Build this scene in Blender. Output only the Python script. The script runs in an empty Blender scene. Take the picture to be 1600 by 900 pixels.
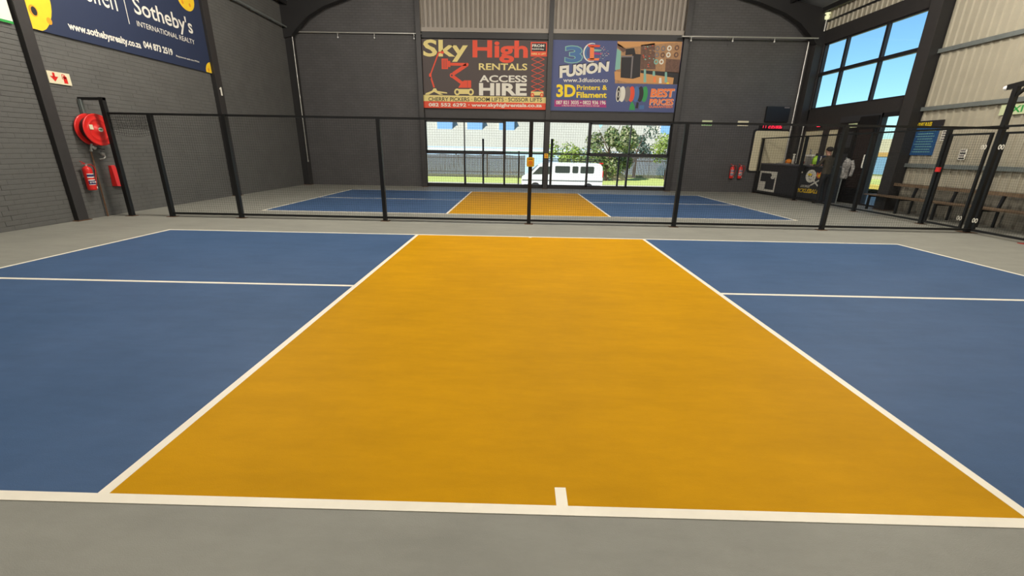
import bpy, math, random
import numpy as np
from mathutils import Vector, Matrix
random.seed(7); rng = np.random.default_rng(7)
S = bpy.context.scene
COL = S.collection

# ------------------------------------------------------------------ camera
cam_d = bpy.data.cameras.new('camera'); cam = bpy.data.objects.new('camera', cam_d); COL.objects.link(cam); S.camera = cam
PITCH, ROLL, YAW = -0.316054, 0.017885, 0.012001
Fw = Vector((-math.sin(YAW)*math.cos(PITCH), math.cos(YAW)*math.cos(PITCH), math.sin(PITCH)))
R0 = Vector((math.cos(YAW), math.sin(YAW), 0)); U0 = R0.cross(Fw)
Rt = R0*math.cos(ROLL) + U0*math.sin(ROLL); Up = Rt.cross(Fw)
M = Matrix((Rt, Up, -Fw)).transposed().to_4x4(); M.translation = (-0.2197, -1.4117, 1.4800)
cam.matrix_world = M
cam_d.sensor_width = 36.0; cam_d.lens = 658.16/1600*36.0; cam_d.clip_start = .05; cam_d.clip_end = 500

# ------------------------------------------------------------------ exposure, sky, sun, added fill lights
S.view_settings.view_transform = 'Standard'; S.view_settings.look = 'None'
S.view_settings.gamma = 1.0; S.view_settings.exposure = 0.0; S.view_settings.use_curve_mapping = False
W = bpy.data.worlds.new('world'); S.world = W; W.use_nodes = True
wn = W.node_tree; wn.nodes.clear()
wo = wn.nodes.new('ShaderNodeOutputWorld'); wb = wn.nodes.new('ShaderNodeBackground'); ws = wn.nodes.new('ShaderNodeTexSky')
ws.sky_type = 'NISHITA'; ws.sun_disc = False; ws.sun_elevation = math.radians(42); ws.sun_rotation = math.radians(215)
ws.air_density = 1.0; ws.dust_density = 0.4; ws.ozone_density = 1.6
wb.inputs[1].default_value = 0.145
wm = wn.nodes.new('ShaderNodeMixRGB'); wm.blend_type = 'MULTIPLY'; wm.inputs[0].default_value = 1; wm.inputs[2].default_value = (.68, 1.02, 1.18, 1)
wn.links.new(ws.outputs[0], wm.inputs[1]); wn.links.new(wm.outputs[0], wb.inputs[0]); wn.links.new(wb.outputs[0], wo.inputs[0])
sd = bpy.data.lights.new('sun', 'SUN'); sd.energy = 7.0; sd.angle = .01; sd.color = (1, .95, .86)
so = bpy.data.objects.new('sun', sd); COL.objects.link(so)
az = math.radians(215); el = math.radians(42)
so.rotation_euler = Vector((math.sin(az)*math.cos(el), math.cos(az)*math.cos(el), math.sin(el))).to_track_quat('Z', 'Y').to_euler()
def lamp(x, y, z, e, c=(1, .93, .83)):  # unseen fill light under the roof, added to brighten the hall
    l = bpy.data.lights.new('lamp', 'POINT'); l.energy = e; l.shadow_soft_size = .3; l.color = c  # light data of the added, unseen fill light
    o = bpy.data.objects.new('roof_fill_light', l); COL.objects.link(o); o.location = (x, y, z); return o
LP = 430
for ly, k in ((-4.5, .34), (1.5, .74), (7.2, 1.85), (12.5, .10)):
    for lx in (-5.6, .85, 7.2):
        lamp(lx, ly, 5.9 if ly < 10 else 6.3, LP*k)  # added fill light, unseen

# ------------------------------------------------------------------ helpers
ROOT = {}
def tag(o, label=None, cat=None, group=None, kind=None):
    if label: o['label'] = label
    if cat: o['category'] = cat
    if group: o['group'] = group
    if kind: o['kind'] = kind
    return o
def thing(name, loc, label, cat, group=None):
    o = bpy.data.objects.new(name, None); COL.objects.link(o); o.location = loc; o.empty_display_size = .1
    ROOT[o] = Vector(loc); return tag(o, label, cat, group)
class MB:
    def __init__(s): s.v = []; s.f = []; s.m = []; s.sm = []; s.mats = []
    def mi(s, m):
        if m not in s.mats: s.mats.append(m)
        return s.mats.index(m)
    def add(s, vs, fs, m, smooth=False):
        b = len(s.v); s.v += [tuple(p) for p in vs]; k = s.mi(m)
        for f in fs: s.f.append(tuple(b+i for i in f)); s.m.append(k); s.sm.append(smooth)
        return s
    def box(s, x0, x1, y0, y1, z0, z1, m):
        if x0 > x1: x0, x1 = x1, x0
        if y0 > y1: y0, y1 = y1, y0
        if z0 > z1: z0, z1 = z1, z0
        v = [(x, y, z) for z in (z0, z1) for y in (y0, y1) for x in (x0, x1)]
        return s.add(v, [(0, 2, 3, 1), (4, 5, 7, 6), (0, 1, 5, 4), (2, 6, 7, 3), (0, 4, 6, 2), (1, 3, 7, 5)], m)
    def bar(s, a, b, w, h, m, up=(0, 0, 1)):
        a = Vector(a); b = Vector(b); d = (b-a).normalized(); u = Vector(up)
        if abs(d.dot(u)) > .98: u = Vector((0, 1, 0))
        x = d.cross(u).normalized(); z = x.cross(d)
        v = [p+x*i*w/2+z*j*h/2 for p in (a, b) for i, j in ((-1, -1), (1, -1), (1, 1), (-1, 1))]
        return s.add(v, [(3, 2, 1, 0), (4, 5, 6, 7), (0, 1, 5, 4), (1, 2, 6, 5), (2, 3, 7, 6), (3, 0, 4, 7)], m)
    def cyl(s, a, b, r, m, n=16, r2=None, cap=True):
        a = Vector(a); b = Vector(b); r2 = r if r2 is None else r2
        d = (b-a).normalized(); x = d.orthogonal().normalized(); y = d.cross(x)
        v = []
        for p, q in ((a, r), (b, r2)):
            for i in range(n):
                t = 2*math.pi*i/n; v.append(p+(x*math.cos(t)+y*math.sin(t))*q)
        s.add(v, [(i, (i+1) % n, n+(i+1) % n, n+i) for i in range(n)], m, True)
        if cap: s.add(v, [tuple(range(n))[::-1], tuple(range(n, 2*n))], m)
        return s
    def lathe(s, a, axis, prof, m, n=24):
        a = Vector(a); d = Vector(axis).normalized(); x = d.orthogonal().normalized(); y = d.cross(x); v = []
        for r, h in prof:
            for i in range(n):
                t = 2*math.pi*i/n; v.append(a+d*h+(x*math.cos(t)+y*math.sin(t))*r)
        f = [(k*n+i, k*n+(i+1) % n, (k+1)*n+(i+1) % n, (k+1)*n+i) for k in range(len(prof)-1) for i in range(n)]
        s.add(v, f, m, True)
        return s
    def tube(s, pts, r, m, n=8):
        for i in range(len(pts)-1): s.cyl(pts[i], pts[i+1], r, m, n)
        return s
    def ball(s, c, r, m, n=12, sc=(1, 1, 1)):
        c = Vector(c); v = []; k = max(6, n//2)
        for j in range(k+1):
            ph = math.pi*j/k
            for i in range(n):
                t = 2*math.pi*i/n
                v.append(c+Vector((math.sin(ph)*math.cos(t)*sc[0], math.sin(ph)*math.sin(t)*sc[1], math.cos(ph)*sc[2]))*r)
        s.add(v, [(j*n+i, (j+1)*n+i, (j+1)*n+(i+1) % n, j*n+(i+1) % n) for j in range(k) for i in range(n)], m, True)
        return s
    def build(s, name, parent=None, label=None, kind=None, origin=None):
        me = bpy.data.meshes.new(name)
        if parent is None:
            a = np.array(s.v)
            org = Vector(((a[:, 0].min()+a[:, 0].max())/2, (a[:, 1].min()+a[:, 1].max())/2, a[:, 2].min())) if origin is None else Vector(origin)
        else: org = ROOT.get(parent, Vector())
        me.from_pydata([(x-org.x, y-org.y, z-org.z) for x, y, z in s.v], [], s.f)
        for m in s.mats: me.materials.append(m)
        me.polygons.foreach_set('material_index', s.m); me.polygons.foreach_set('use_smooth', s.sm)
        me.update()
        o = bpy.data.objects.new(name, me); COL.objects.link(o)
        if parent is None: o.location = org
        else: o.parent = parent
        ROOT[o] = org
        return tag(o, label, kind=kind)

def mat(name, col, rough=.6, metal=0, noise=0, nscale=6, emit=None, bump=0, bscale=40, spec=.5, alpha=None, col2=None):
    m = bpy.data.materials.new(name); m.use_nodes = True; nt = m.node_tree; b = nt.nodes['Principled BSDF']
    b.inputs['Base Color'].default_value = (*col, 1); b.inputs['Roughness'].default_value = rough
    b.inputs['Metallic'].default_value = metal; b.inputs['Specular IOR Level'].default_value = spec
    tc = nt.nodes.new('ShaderNodeTexCoord')
    if noise:
        n = nt.nodes.new('ShaderNodeTexNoise'); n.inputs['Scale'].default_value = nscale; n.inputs['Detail'].default_value = 6; n.inputs['Roughness'].default_value = .65
        nt.links.new(tc.outputs['Object'], n.inputs['Vector'])
        r = nt.nodes.new('ShaderNodeValToRGB'); r.color_ramp.elements[0].position = .3; r.color_ramp.elements[1].position = .7
        c2 = col2 or tuple(min(1, c*(1+noise)) for c in col); c1 = tuple(c*(1-noise) for c in col)
        r.color_ramp.elements[0].color = (*c1, 1); r.color_ramp.elements[1].color = (*c2, 1)
        nt.links.new(n.outputs['Fac'], r.inputs['Fac']); nt.links.new(r.outputs['Color'], b.inputs['Base Color'])
    if bump:
        n2 = nt.nodes.new('ShaderNodeTexNoise'); n2.inputs['Scale'].default_value = bscale; n2.inputs['Detail'].default_value = 4
        nt.links.new(tc.outputs['Object'], n2.inputs['Vector'])
        bp = nt.nodes.new('ShaderNodeBump'); bp.inputs['Strength'].default_value = bump; bp.inputs['Distance'].default_value = .01
        nt.links.new(n2.outputs['Fac'], bp.inputs['Height']); nt.links.new(bp.outputs['Normal'], b.inputs['Normal'])
    if emit: b.inputs['Emission Color'].default_value = (*emit[:3], 1); b.inputs['Emission Strength'].default_value = emit[3]
    return m
def brickmat(name, col, mortar, bump=.5):
    m = mat(name, col, .65); nt = m.node_tree; b = nt.nodes['Principled BSDF']
    tc = nt.nodes.new('ShaderNodeTexCoord'); sp = nt.nodes.new('ShaderNodeSeparateXYZ'); cb = nt.nodes.new('ShaderNodeCombineXYZ')
    nt.links.new(tc.outputs['Object'], sp.inputs[0]); nt.links.new(sp.outputs[0], cb.inputs[0]); nt.links.new(sp.outputs[2], cb.inputs[1])
    br = nt.nodes.new('ShaderNodeTexBrick'); nt.links.new(cb.outputs[0], br.inputs['Vector'])
    br.inputs['Scale'].default_value = 1; br.inputs['Brick Width'].default_value = .23; br.inputs['Row Height'].default_value = .085
    br.inputs['Mortar Size'].default_value = .008; br.inputs['Mortar Smooth'].default_value = .3
    br.inputs['Color1'].default_value = (*col, 1); br.inputs['Color2'].default_value = (*[c*1.12 for c in col], 1); br.inputs['Mortar'].default_value = (*mortar, 1)
    nz = nt.nodes.new('ShaderNodeTexNoise'); nz.inputs['Scale'].default_value = 1.3; nz.inputs['Detail'].default_value = 5; nt.links.new(tc.outputs['Object'], nz.inputs['Vector'])
    mx = nt.nodes.new('ShaderNodeMixRGB'); mx.blend_type = 'MULTIPLY'; mx.inputs[0].default_value = .35
    nt.links.new(br.outputs['Color'], mx.inputs[1]); nt.links.new(nz.outputs['Fac'], mx.inputs[2]); nt.links.new(mx.outputs[0], b.inputs['Base Color'])
    bp = nt.nodes.new('ShaderNodeBump'); bp.inputs['Strength'].default_value = bump; bp.inputs['Distance'].default_value = .006; bp.invert = True
    nt.links.new(br.outputs['Fac'], bp.inputs['Height']); nt.links.new(bp.outputs['Normal'], b.inputs['Normal'])
    return m
def glassmat(name, tint=(.95, .97, .97), refl=.06):
    m = bpy.data.materials.new(name); m.use_nodes = True; nt = m.node_tree; nt.nodes.clear()
    o = nt.nodes.new('ShaderNodeOutputMaterial'); t = nt.nodes.new('ShaderNodeBsdfTransparent'); g = nt.nodes.new('ShaderNodeBsdfGlossy'); mx = nt.nodes.new('ShaderNodeMixShader')
    t.inputs[0].default_value = (*tint, 1); g.inputs['Roughness'].default_value = .02
    lw = nt.nodes.new('ShaderNodeLayerWeight'); pw = nt.nodes.new('ShaderNodeMath'); pw.operation = 'POWER'; pw.inputs[1].default_value = 4
    ml = nt.nodes.new('ShaderNodeMath'); ml.operation = 'MULTIPLY_ADD'; ml.inputs[1].default_value = .5; ml.inputs[2].default_value = .02; lw.inputs[0].default_value = .5
    nt.links.new(lw.outputs['Facing'], pw.inputs[0]); nt.links.new(pw.outputs[0], ml.inputs[0]); nt.links.new(ml.outputs[0], mx.inputs[0])
    nt.links.new(t.outputs[0], mx.inputs[1]); nt.links.new(g.outputs[0], mx.inputs[2]); nt.links.new(mx.outputs[0], o.inputs[0])
    return m
def courtmat(name, col, c2, rough=.5, sp=.2):
    m = mat(name, col, rough, noise=.06, nscale=.9, bump=.12, bscale=220, col2=c2, spec=sp)
    nt = m.node_tree; b = nt.nodes['Principled BSDF']
    # scuffed streaks in the paint
    tc = nt.nodes.new('ShaderNodeTexCoord'); mp = nt.nodes.new('ShaderNodeMapping'); mp.inputs['Scale'].default_value = (.7, 2.6, 1); mp.inputs['Rotation'].default_value = (0, 0, .5)
    n = nt.nodes.new('ShaderNodeTexNoise'); n.inputs['Scale'].default_value = 2.2; n.inputs['Detail'].default_value = 9; n.inputs['Roughness'].default_value = .7
    nt.links.new(tc.outputs['Object'], mp.inputs[0]); nt.links.new(mp.outputs[0], n.inputs['Vector'])
    src = b.inputs['Base Color'].links[0].from_socket
    mr = nt.nodes.new('ShaderNodeMapRange'); mr.inputs[1].default_value = .35; mr.inputs[2].default_value = .65; mr.inputs[3].default_value = .93; mr.inputs[4].default_value = 1.06
    nt.links.new(n.outputs['Fac'], mr.inputs[0])
    mx = nt.nodes.new('ShaderNodeMixRGB'); mx.blend_type = 'MULTIPLY'; mx.inputs[0].default_value = 1
    nt.links.new(src, mx.inputs[1]); nt.links.new(mr.outputs[0], mx.inputs[2]); nt.links.new(mx.outputs[0], b.inputs['Base Color'])
    return m
def sr(r, g, b):
    f = lambda c: (c/255/12.92) if c/255 <= .04045 else ((c/255+.055)/1.055)**2.4
    return (f(r), f(g), f(b))

m_grey = courtmat('grey_floor_paint', (.250, .247, .212), (.280, .276, .236), .62, .3)
m_blue = courtmat('blue_court_paint', (.050, .100, .200), (.062, .114, .222), .55, .13)
m_yel = courtmat('yellow_court_paint', (.53, .262, .001), (.57, .282, .002), .6, .06)
m_line = mat('white_line_paint', (.86, .80, .66), .5, noise=.04, nscale=5)
m_brick = mat('painted_brick', (.108, .106, .098), .6, noise=.12, nscale=2.5, bump=.25, bscale=60)
m_mortar = mat('painted_mortar', (.088, .087, .081), .8)
m_bwall = brickmat('back_brick', (.088, .084, .083), (.070, .067, .067))
m_dark = mat('dark_steel_paint', (.015, .014, .014), .5)
m_col = mat('charcoal_column_paint', (.032, .029, .028), .5, noise=.1)
m_black = mat('black_powder_coat', (.006, .006, .0065), .42)
m_net = mat('black_net_cord', (.008, .008, .008), .8)
m_rust = mat('rusty_plate', (.11, .055, .025), .8, noise=.4, nscale=30)
m_beige = mat('beige_cladding', (.385, .352, .268), .45, noise=.06, nscale=2)
m_beige2 = mat('upper_cladding', (.30, .26, .215), .45, noise=.06, nscale=2)
m_lowclad = mat('lower_cladding', (.17, .155, .12), .55, noise=.3, nscale=3)  # lowest strip of the wall cladding, darker and uneven in tone
m_girt = mat('galvanised_girt', (.19, .21, .20), .4, .3, noise=.1)
m_galv = mat('galvanised_pipe', (.50, .49, .45), .35, .6)
m_roof = mat('grey_roof_sheet', (.30, .31, .31), .5, .2)
m_frame = mat('window_frame', (.015, .014, .016), .4)
m_glass = glassmat('pane_glass')
m_red = mat('red_enamel', (.66, .022, .018), .3)
m_red2 = mat('dark_red_enamel', (.35, .018, .014), .4)
m_white = mat('white_plastic', (.8, .79, .76), .4)
m_navy = mat('banner_navy', sr(40, 50, 76), .55)
m_ink = mat('label_navy', (.03, .03, .12), .5)
m_cream = mat('banner_cream', sr(226, 208, 134), .6)
m_bred = mat('banner_red', sr(226, 78, 48), .6)
m_bbrown = mat('banner_brown', sr(78, 67, 64), .6)
m_bwhite = mat('banner_white', sr(226, 222, 208), .6)
m_slate = mat('banner_slate', sr(76, 85, 130), .6)
m_byel = mat('banner_yellow', sr(244, 214, 30), .6)
m_ballyel = mat('ball_yellow', sr(238, 196, 40), .6, noise=.08, nscale=3)
m_ballor = mat('ball_orange', sr(226, 150, 30), .6)
m_mag = mat('banner_magenta', sr(170, 50, 120), .6)
m_bor = mat('banner_orange', sr(240, 130, 70), .6)
m_bblack = mat('banner_black', sr(36, 32, 34), .6)
m_bblue = mat('banner_blue', sr(70, 110, 160), .6)
m_tan = mat('banner_tan', sr(170, 128, 88), .6, noise=.25, nscale=8)
m_wood = mat('banner_wood', sr(205, 150, 92), .6)
m_bbr2 = mat('banner_shelf_brown', sr(105, 75, 60), .6, noise=.3, nscale=15)
m_bgrn = mat('banner_green', sr(50, 150, 80), .6)
m_bteal = mat('banner_teal', sr(130, 180, 165), .6)
m_bgrey = mat('banner_grey', sr(120, 112, 112), .6)
m_green = mat('sign_green', (.02, .30, .05), .5)
m_glow = mat('photoluminescent', (.55, .60, .36), .5)
m_sign = mat('sign_cream', (.72, .66, .46), .5)
m_rblind = mat('cream_roller_blind', (.62, .56, .38), .6, noise=.04)
m_led = mat('red_led', (.3, 0, .01), .4, emit=(1, .03, .07, 1.6))
m_benchwood = mat('bench_wood', (.16, .105, .06), .6, noise=.3, nscale=12)
m_counter = mat('counter_black', (.035, .036, .040), .45)
m_ctop = mat('counter_top', (.10, .10, .11), .35)
m_chrome = mat('chrome', (.7, .7, .7), .2, 1)
m_boardblue = mat('board_blue', sr(30, 78, 128), .5)
m_orange = mat('orange_plastic', (.85, .25, .015), .45)
m_yplast = mat('yellow_plastic', (.85, .50, .02), .45)

# ------------------------------------------------------------------ planes to draw flat print on
def YP(y):            # plane facing the camera, coordinates (x, z)
    return lambda s, t, k=0: Vector((s, y-.0015*k, t))
def XPR(x):           # left wall, facing +X, coordinates (y, z)
    return lambda s, t, k=0: Vector((x+.0015*k, s, t))
def XPL(x):           # right wall, facing -X, coordinates (y, z)
    return lambda s, t, k=0: Vector((x-.0015*k, s, t))
def poly(mb, P, pts, m, k=1): mb.add([P(a, b, k) for a, b in pts], [tuple(range(len(pts)))], m)
def rect(mb, P, a0, a1, b0, b1, m, k=1): poly(mb, P, [(a0, b0), (a1, b0), (a1, b1), (a0, b1)], m, k)
def disc(mb, P, a, b, ra, rb, m, k=1, n=24, t0=0, t1=2*math.pi):
    full = abs(t1-t0-2*math.pi) < 1e-3
    pts = [(a+ra*math.cos(t0+(t1-t0)*i/n), b+rb*math.sin(t0+(t1-t0)*i/n)) for i in range(n if full else n+1)]
    poly(mb, P, pts, m, k)
def ring(mb, P, a, b, ra, rb, w, m, k=1, n=28, t0=0, t1=2*math.pi):
    for i in range(n):
        p = t0+(t1-t0)*i/n; q = t0+(t1-t0)*(i+1)/n
        poly(mb, P, [(a+ra*math.cos(p), b+rb*math.sin(p)), (a+ra*math.cos(q), b+rb*math.sin(q)), (a+(ra-w)*math.cos(q), b+(rb-w)*math.sin(q)), (a+(ra-w)*math.cos(p), b+(rb-w)*math.sin(p))], m, k)
def stroke(mb, P, pts, w, m, k=1):
    for (a, b), (c, d) in zip(pts, pts[1:]):
        L = math.hypot(c-a, d-b) or 1; nx, ny = -(d-b)/L*w/2, (c-a)/L*w/2
        poly(mb, P, [(a-nx, b-ny), (c-nx, d-ny), (c+nx, d+ny), (a+nx, b+ny)], m, k)
def glyphs(text, bold=0., shear=0.):
    c = bpy.data.curves.new('t', 'FONT'); c.body = text; c.offset = bold; c.shear = shear; c.resolution_u = 3
    o = bpy.data.objects.new('t', c); COL.objects.link(o)
    dg = bpy.context.evaluated_depsgraph_get(); dg.update()
    me = bpy.data.meshes.new_from_object(o.evaluated_get(dg))
    v = np.array([tuple(p.co)[:2] for p in me.vertices]); f = [tuple(p.vertices) for p in me.polygons]
    bpy.data.objects.remove(o); bpy.data.curves.remove(c); bpy.data.meshes.remove(me)
    v = (v-v.min(0))/(v.max(0)-v.min(0)); return v, f
SPLIT = {}
class LB(MB):
    '''lettering builder: each text becomes a part of its own'''
    def build(s, name, parent=None, label=None, kind=None, origin=None):
        s.flush = getattr(s, 'flush', [])
        if s.f: s.flush.append(MB.build(s, name, parent, label, kind))
        for q in getattr(s, 'sub', []): MB.build(q, name, parent)
def text(mb, P, s, quad, m, k=2, bold=0., shear=0.):
    if isinstance(mb, LB):
        q = MB(); mb.sub = getattr(mb, 'sub', [])+[q]; mb = q
    """quad = BL, BR, TR, TL in plane coordinates"""
    v, f = glyphs(s, bold, shear); q = [np.array(p, float) for p in quad]
    pts = [(q[0]*(1-a)+q[1]*a)*(1-b)+(q[3]*(1-a)+q[2]*a)*b for a, b in v]
    mb.add([P(p[0], p[1], k) for p in pts], f, m)
def tbox(mb, P, s, a0, a1, b0, b1, m, k=2, bold=0., shear=0.): text(mb, P, s, [(a0, b0), (a1, b0), (a1, b1), (a0, b1)], m, k, bold, shear)

# ================================================================== STRUCTURE
XL, XR, YB, YF = -9.0, 10.7, 16.4, -8.0
EAVE, SLOPE, XA = 6.42, .22, .85
def zr(x): return EAVE+SLOPE*((x-XL) if x < XA else (XR-x))
fl = MB().box(XL-.3, XR+.3, YF-.3, YB+.25, -.25, 0, m_grey).build('floor'); tag(fl, kind='structure')
FO = ROOT[fl]
def paint(name, pts, z, m, label=None):
    n = len(pts); v = [(x, y, 0.0002) for x, y in pts]+[(x, y, z) for x, y in pts]
    f = [tuple(range(n, 2*n))]+[(i, (i+1) % n, n+(i+1) % n, n+i) for i in range(n)]
    return MB().add(v, f, m).build(name, fl, label)
def court(x0, y0, kw, bl, wd, rot, cy, lab):
    c, s = math.cos(rot), math.sin(rot)
    T = lambda pts: [(x0+x*c-y*s, y0+x*s+y*c) for x, y in pts]
    R = lambda a, b, p, q: T([(a, p), (b, p), (b, q), (a, q)])
    L = .0508
    paint('blue_surface', R(-bl+L, -kw, L, wd-L), .0018, m_blue, 'blue painted service area on the left of the %s court' % lab)
    paint('blue_surface', R(kw, bl-L, L, wd-L), .0018, m_blue, 'blue painted service area on the right of the %s court' % lab)
    paint('kitchen_surface', R(-kw+L, kw-L, L, wd-L), .0019, m_yel, 'mustard yellow middle zone of the %s court' % lab)
    for q in (R(-bl, bl, 0, L), R(-bl, bl, wd-L, wd)): paint('sideline', q, .003, m_line)
    for q in (R(-bl, -bl+L, L, wd-L), R(bl-L, bl, L, wd-L)): paint('baseline', q, .003, m_line)
    for q in (R(-kw, -kw+L, L, wd-L), R(kw-L, kw, L, wd-L)): paint('kitchen_line', q, .003, m_line)
    for q in (R(-bl+L, -kw, cy-L/2, cy+L/2), R(kw, bl-L, cy-L/2, cy+L/2)): paint('centre_line', q, .003, m_line)
    for q in (R(-L/2, L/2, L, L+.105), R(-L/2, L/2, wd-L-.05, wd-L)): paint('net_mark', q, .003, m_line)
court(0, 0, 2.06, 6.58, 6.12, 0.0, 3.065, 'near')
court(0.02, 8.72, 1.99, 6.43, 5.80, .004, 3.0, 'far')

# ---- left wall: mortar backing plus real bricks
wl = MB().box(XL-.25, XL-.004, YF, YB+.25, 0, zr(XL)+.05, m_mortar).build('wall_left'); tag(wl, kind='structure')
cols_l = [(2.0, 2.22), (6.77, 6.97), (11.62, 11.86)]
bl_, bh, pl_, ph = .2296, .0815, .230, .085
cand = []
for r in range(int(EAVE/ph)+1):
    y = 4.6-(r % 2)*pl_/2
    while y < YB:
        y0, y1 = y, min(y+bl_, YB-.004)
        for c0, c1 in cols_l:
            if y0 < c1 and y1 > c0:
                if y0 < c0: y1 = c0
                else: y0 = c1
        if y1-y0 > .03 and r*ph+bh < zr(XL):
            cand.append((y0, y1, r*ph+.002, r*ph+.002+bh))
        y += pl_
def seen(b):    # nearest bricks the photograph can show
    d = Vector(((b[0]+b[1])/2-5.9, (b[2]+b[3])/2-1.6)); return (0 if b[0] > 5.55 else 5)+abs(d.x)+.6*abs(d.y)
cand.sort(key=seen)
bm_shared = {}
for i, (y0, y1, z0, z1) in enumerate(cand[:300]):
    pr = .003+rng.uniform(0, .0035)
    key = round(y1-y0, 3)
    if key not in bm_shared:
        w = y1-y0; c = .004
        me = bpy.data.meshes.new('brick')
        h = bh; X = .012
        v = [(0, 0, 0), (0, w, 0), (0, w, h), (0, 0, h), (X-.004, 0, 0), (X-.004, w, 0), (X-.004, w, h), (X-.004, 0, h), (X, .0005, c), (X, w-.0005, c), (X, w-.0005, h-c), (X, .0005, h-c)]
        f = [(0, 4, 7, 3), (1, 2, 6, 5), (0, 1, 5, 4), (3, 7, 6, 2), (4, 5, 9, 8), (5, 6, 10, 9), (6, 7, 11, 10), (7, 4, 8, 11), (8, 9, 10, 11)]
        me.from_pydata(v, [], f); me.materials.append(m_brick); bm_shared[key] = me
    o = bpy.data.objects.new('brick', bm_shared[key]); COL.objects.link(o); o.parent = wl
    o.location = Vector((XL-.008+pr-.004, y0, z0))-ROOT[wl]
bs = MB()
for y0, y1, z0, z1 in cand[300:]:
    x1 = XL+.000+rng.uniform(-.002, .0015); c = .003
    v = [(XL-.01, y0, z0), (XL-.01, y1, z0), (XL-.01, y1, z1), (XL-.01, y0, z1), (x1, y0+.0005, z0+c), (x1, y1-.0005, z0+c), (x1, y1-.0005, z1-c), (x1, y0+.0005, z1-c)]
    bs.add(v, [(0, 1, 5, 4), (1, 2, 6, 5), (2, 3, 7, 6), (3, 0, 4, 7), (4, 5, 6, 7)], m_brick)
bs.build('brick', wl, kind='stuff')

# ---- back wall with two window openings
b = MB()
b.box(XL-.25, -4.06, YB, YB+.23, 0, zr(-4.06)-.02, m_bwall); b.box(5.80, XR+.25, YB, YB+.23, 0, zr(5.8)-.02, m_bwall)
for x0, x1 in ((-4.06, .78), (.90, 5.80)):
    b.box(x0, x1, YB, YB+.23, 0, .085, m_dark)
    b.box(x0, x1, YB, YB+.23, 2.60, 5.62, m_dark)
b.box(.78, .90, YB, YB+.23, 0, 8.5, m_dark)
wbk = b.build('wall_back'); tag(wbk, kind='structure')
for x0, x1 in ((-4.0, .74), (.92, 5.72)):
    MB().box(x0, x1, YB-.10, YB, 2.64, 2.93, m_col).build('lintel_beam', wbk)
    MB().box(x0, x1, YB-.10, YB, 5.40, 5.60, m_dark).build('upper_beam', wbk)
    MB().box(x0, x1, YB-.13, YB, 5.60, 5.74, m_beige2).build('sill_flashing', wbk)
    MB().box(x0, x1, YB-.13, YB-.03, 2.93, 2.955, m_col).build('ledge', wbk)

def ribbed(mb, P, a0, a1, b0, b1, m, pitch=.175, dep=.035):
    """IBR profile cladding: narrow crests toward the viewer. P(a,b,depth)"""
    a = a0
    while a < a1-1e-4:
        prof = [(0, 0), (.62, 0), (.70, 1), (.90, 1), (.98, 0), (1.0, 0)] if dep < .04 else [(0, 1), (.52, 1), (.58, 0), (.68, 0), (.72, .45), (.80, .45), (.84, 0), (.94, 0), (1, 1)]
        w = min(pitch, a1-a); pts = [(a+w*p, dep*q) for p, q in prof]
        v = [P(s, b0, d) for s, d in pts]+[P(s, b1 if not callable(b1) else b1(s), d) for s, d in pts]; n = len(pts)
        mb.add(v, [(i, i+1, n+i+1, n+i) for i in range(n-1)], m); a += w
BackP = lambda s, t, d: Vector((s, YB-.02-d, t))
for x0, x1 in ((-4.0, .80), (.86, 5.76)):
    x = x0
    while x < x1-.01:
        e = min(x+.7, x1); q = MB(); ribbed(q, BackP, x, e, 5.72, lambda s: zr(s)-.03, m_beige2, dep=.06); q.build('cladding_sheet', wbk); x = e
    MB().box(x0, x1, YB+.02, YB+.06, 5.6, zr(x0 if x0 < 0 else x1)-.1, m_beige2).build('backing_sheet', wbk)

# ---- right wall
b = MB(); XW = XR
b.box(XR, XR+.2, 11.5, YB+.25, 5.32, 5.76, m_col); b.box(XR, XR+.2, 11.5, YB+.2, 2.74, 3.12, m_col); b.box(XR, XR+.2, 11.2, 11.6, 0, 6.3, m_col)
b.box(XR, XR+.2, 12.50, YB, 0, .92, m_counter); b.box(XR, XR+.2, 16.0, YB+.2, .92, 5.32, m_col)
b.box(XR, XR+.2, 12.50, 14.22, .92, 2.74, m_counter); b.box(XR, XR+.2, 14.22, 16.0, 2.36, 2.74, m_col)
b.box(XR, XR+.2, 14.68, 14.98, .92, 2.36, m_col); b.box(XR+.04, XR+.2, 14.26, 16.0, .92, 2.36, m_rblind)
b.box(XR+.08, XR+.14, YF, 11.25, 0, zr(XR)-.02, m_beige)
b.box(XR+.08, XR+.14, 11.25, YB, 5.76, 6.40, m_beige)
wr = b.build('wall_right'); tag(wr, kind='structure')
RightP = lambda s, t, d: Vector((XR+.02-d, s, t))
y = 3.3
while y < 11.29:
    q = MB(); ribbed(q, RightP, y, min(y+.8, 11.3), 0, .78, m_lowclad, pitch=.2); ribbed(q, RightP, y, min(y+.8, 11.3), .78, zr(XR)-.02, m_beige, pitch=.2); q.build('cladding_sheet', wr); y += .8
y = 11.3
while y < YB:
    q = MB(); ribbed(q, RightP, y, min(y+.8, YB), 5.76, zr(XR)-.02, m_beige, pitch=.2); q.build('cladding_sheet', wr); y += .8
for z in (1.27, 2.72, 4.12, 5.6):
    MB().box(XR-.085, XR-.01, 3.3, 11.13, z-.05, z+.05, m_girt).build('girt', wr)
MB().box(XR-.03, XR+.03, 11.3, YB, 6.02, 6.08, m_dark).build('eave_angle', wr)
wf = MB().box(XL-.25, XR+.25, YF-.2, YF, 0, 8.6, m_bwall).build('wall_front'); tag(wf, kind='structure')

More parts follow.
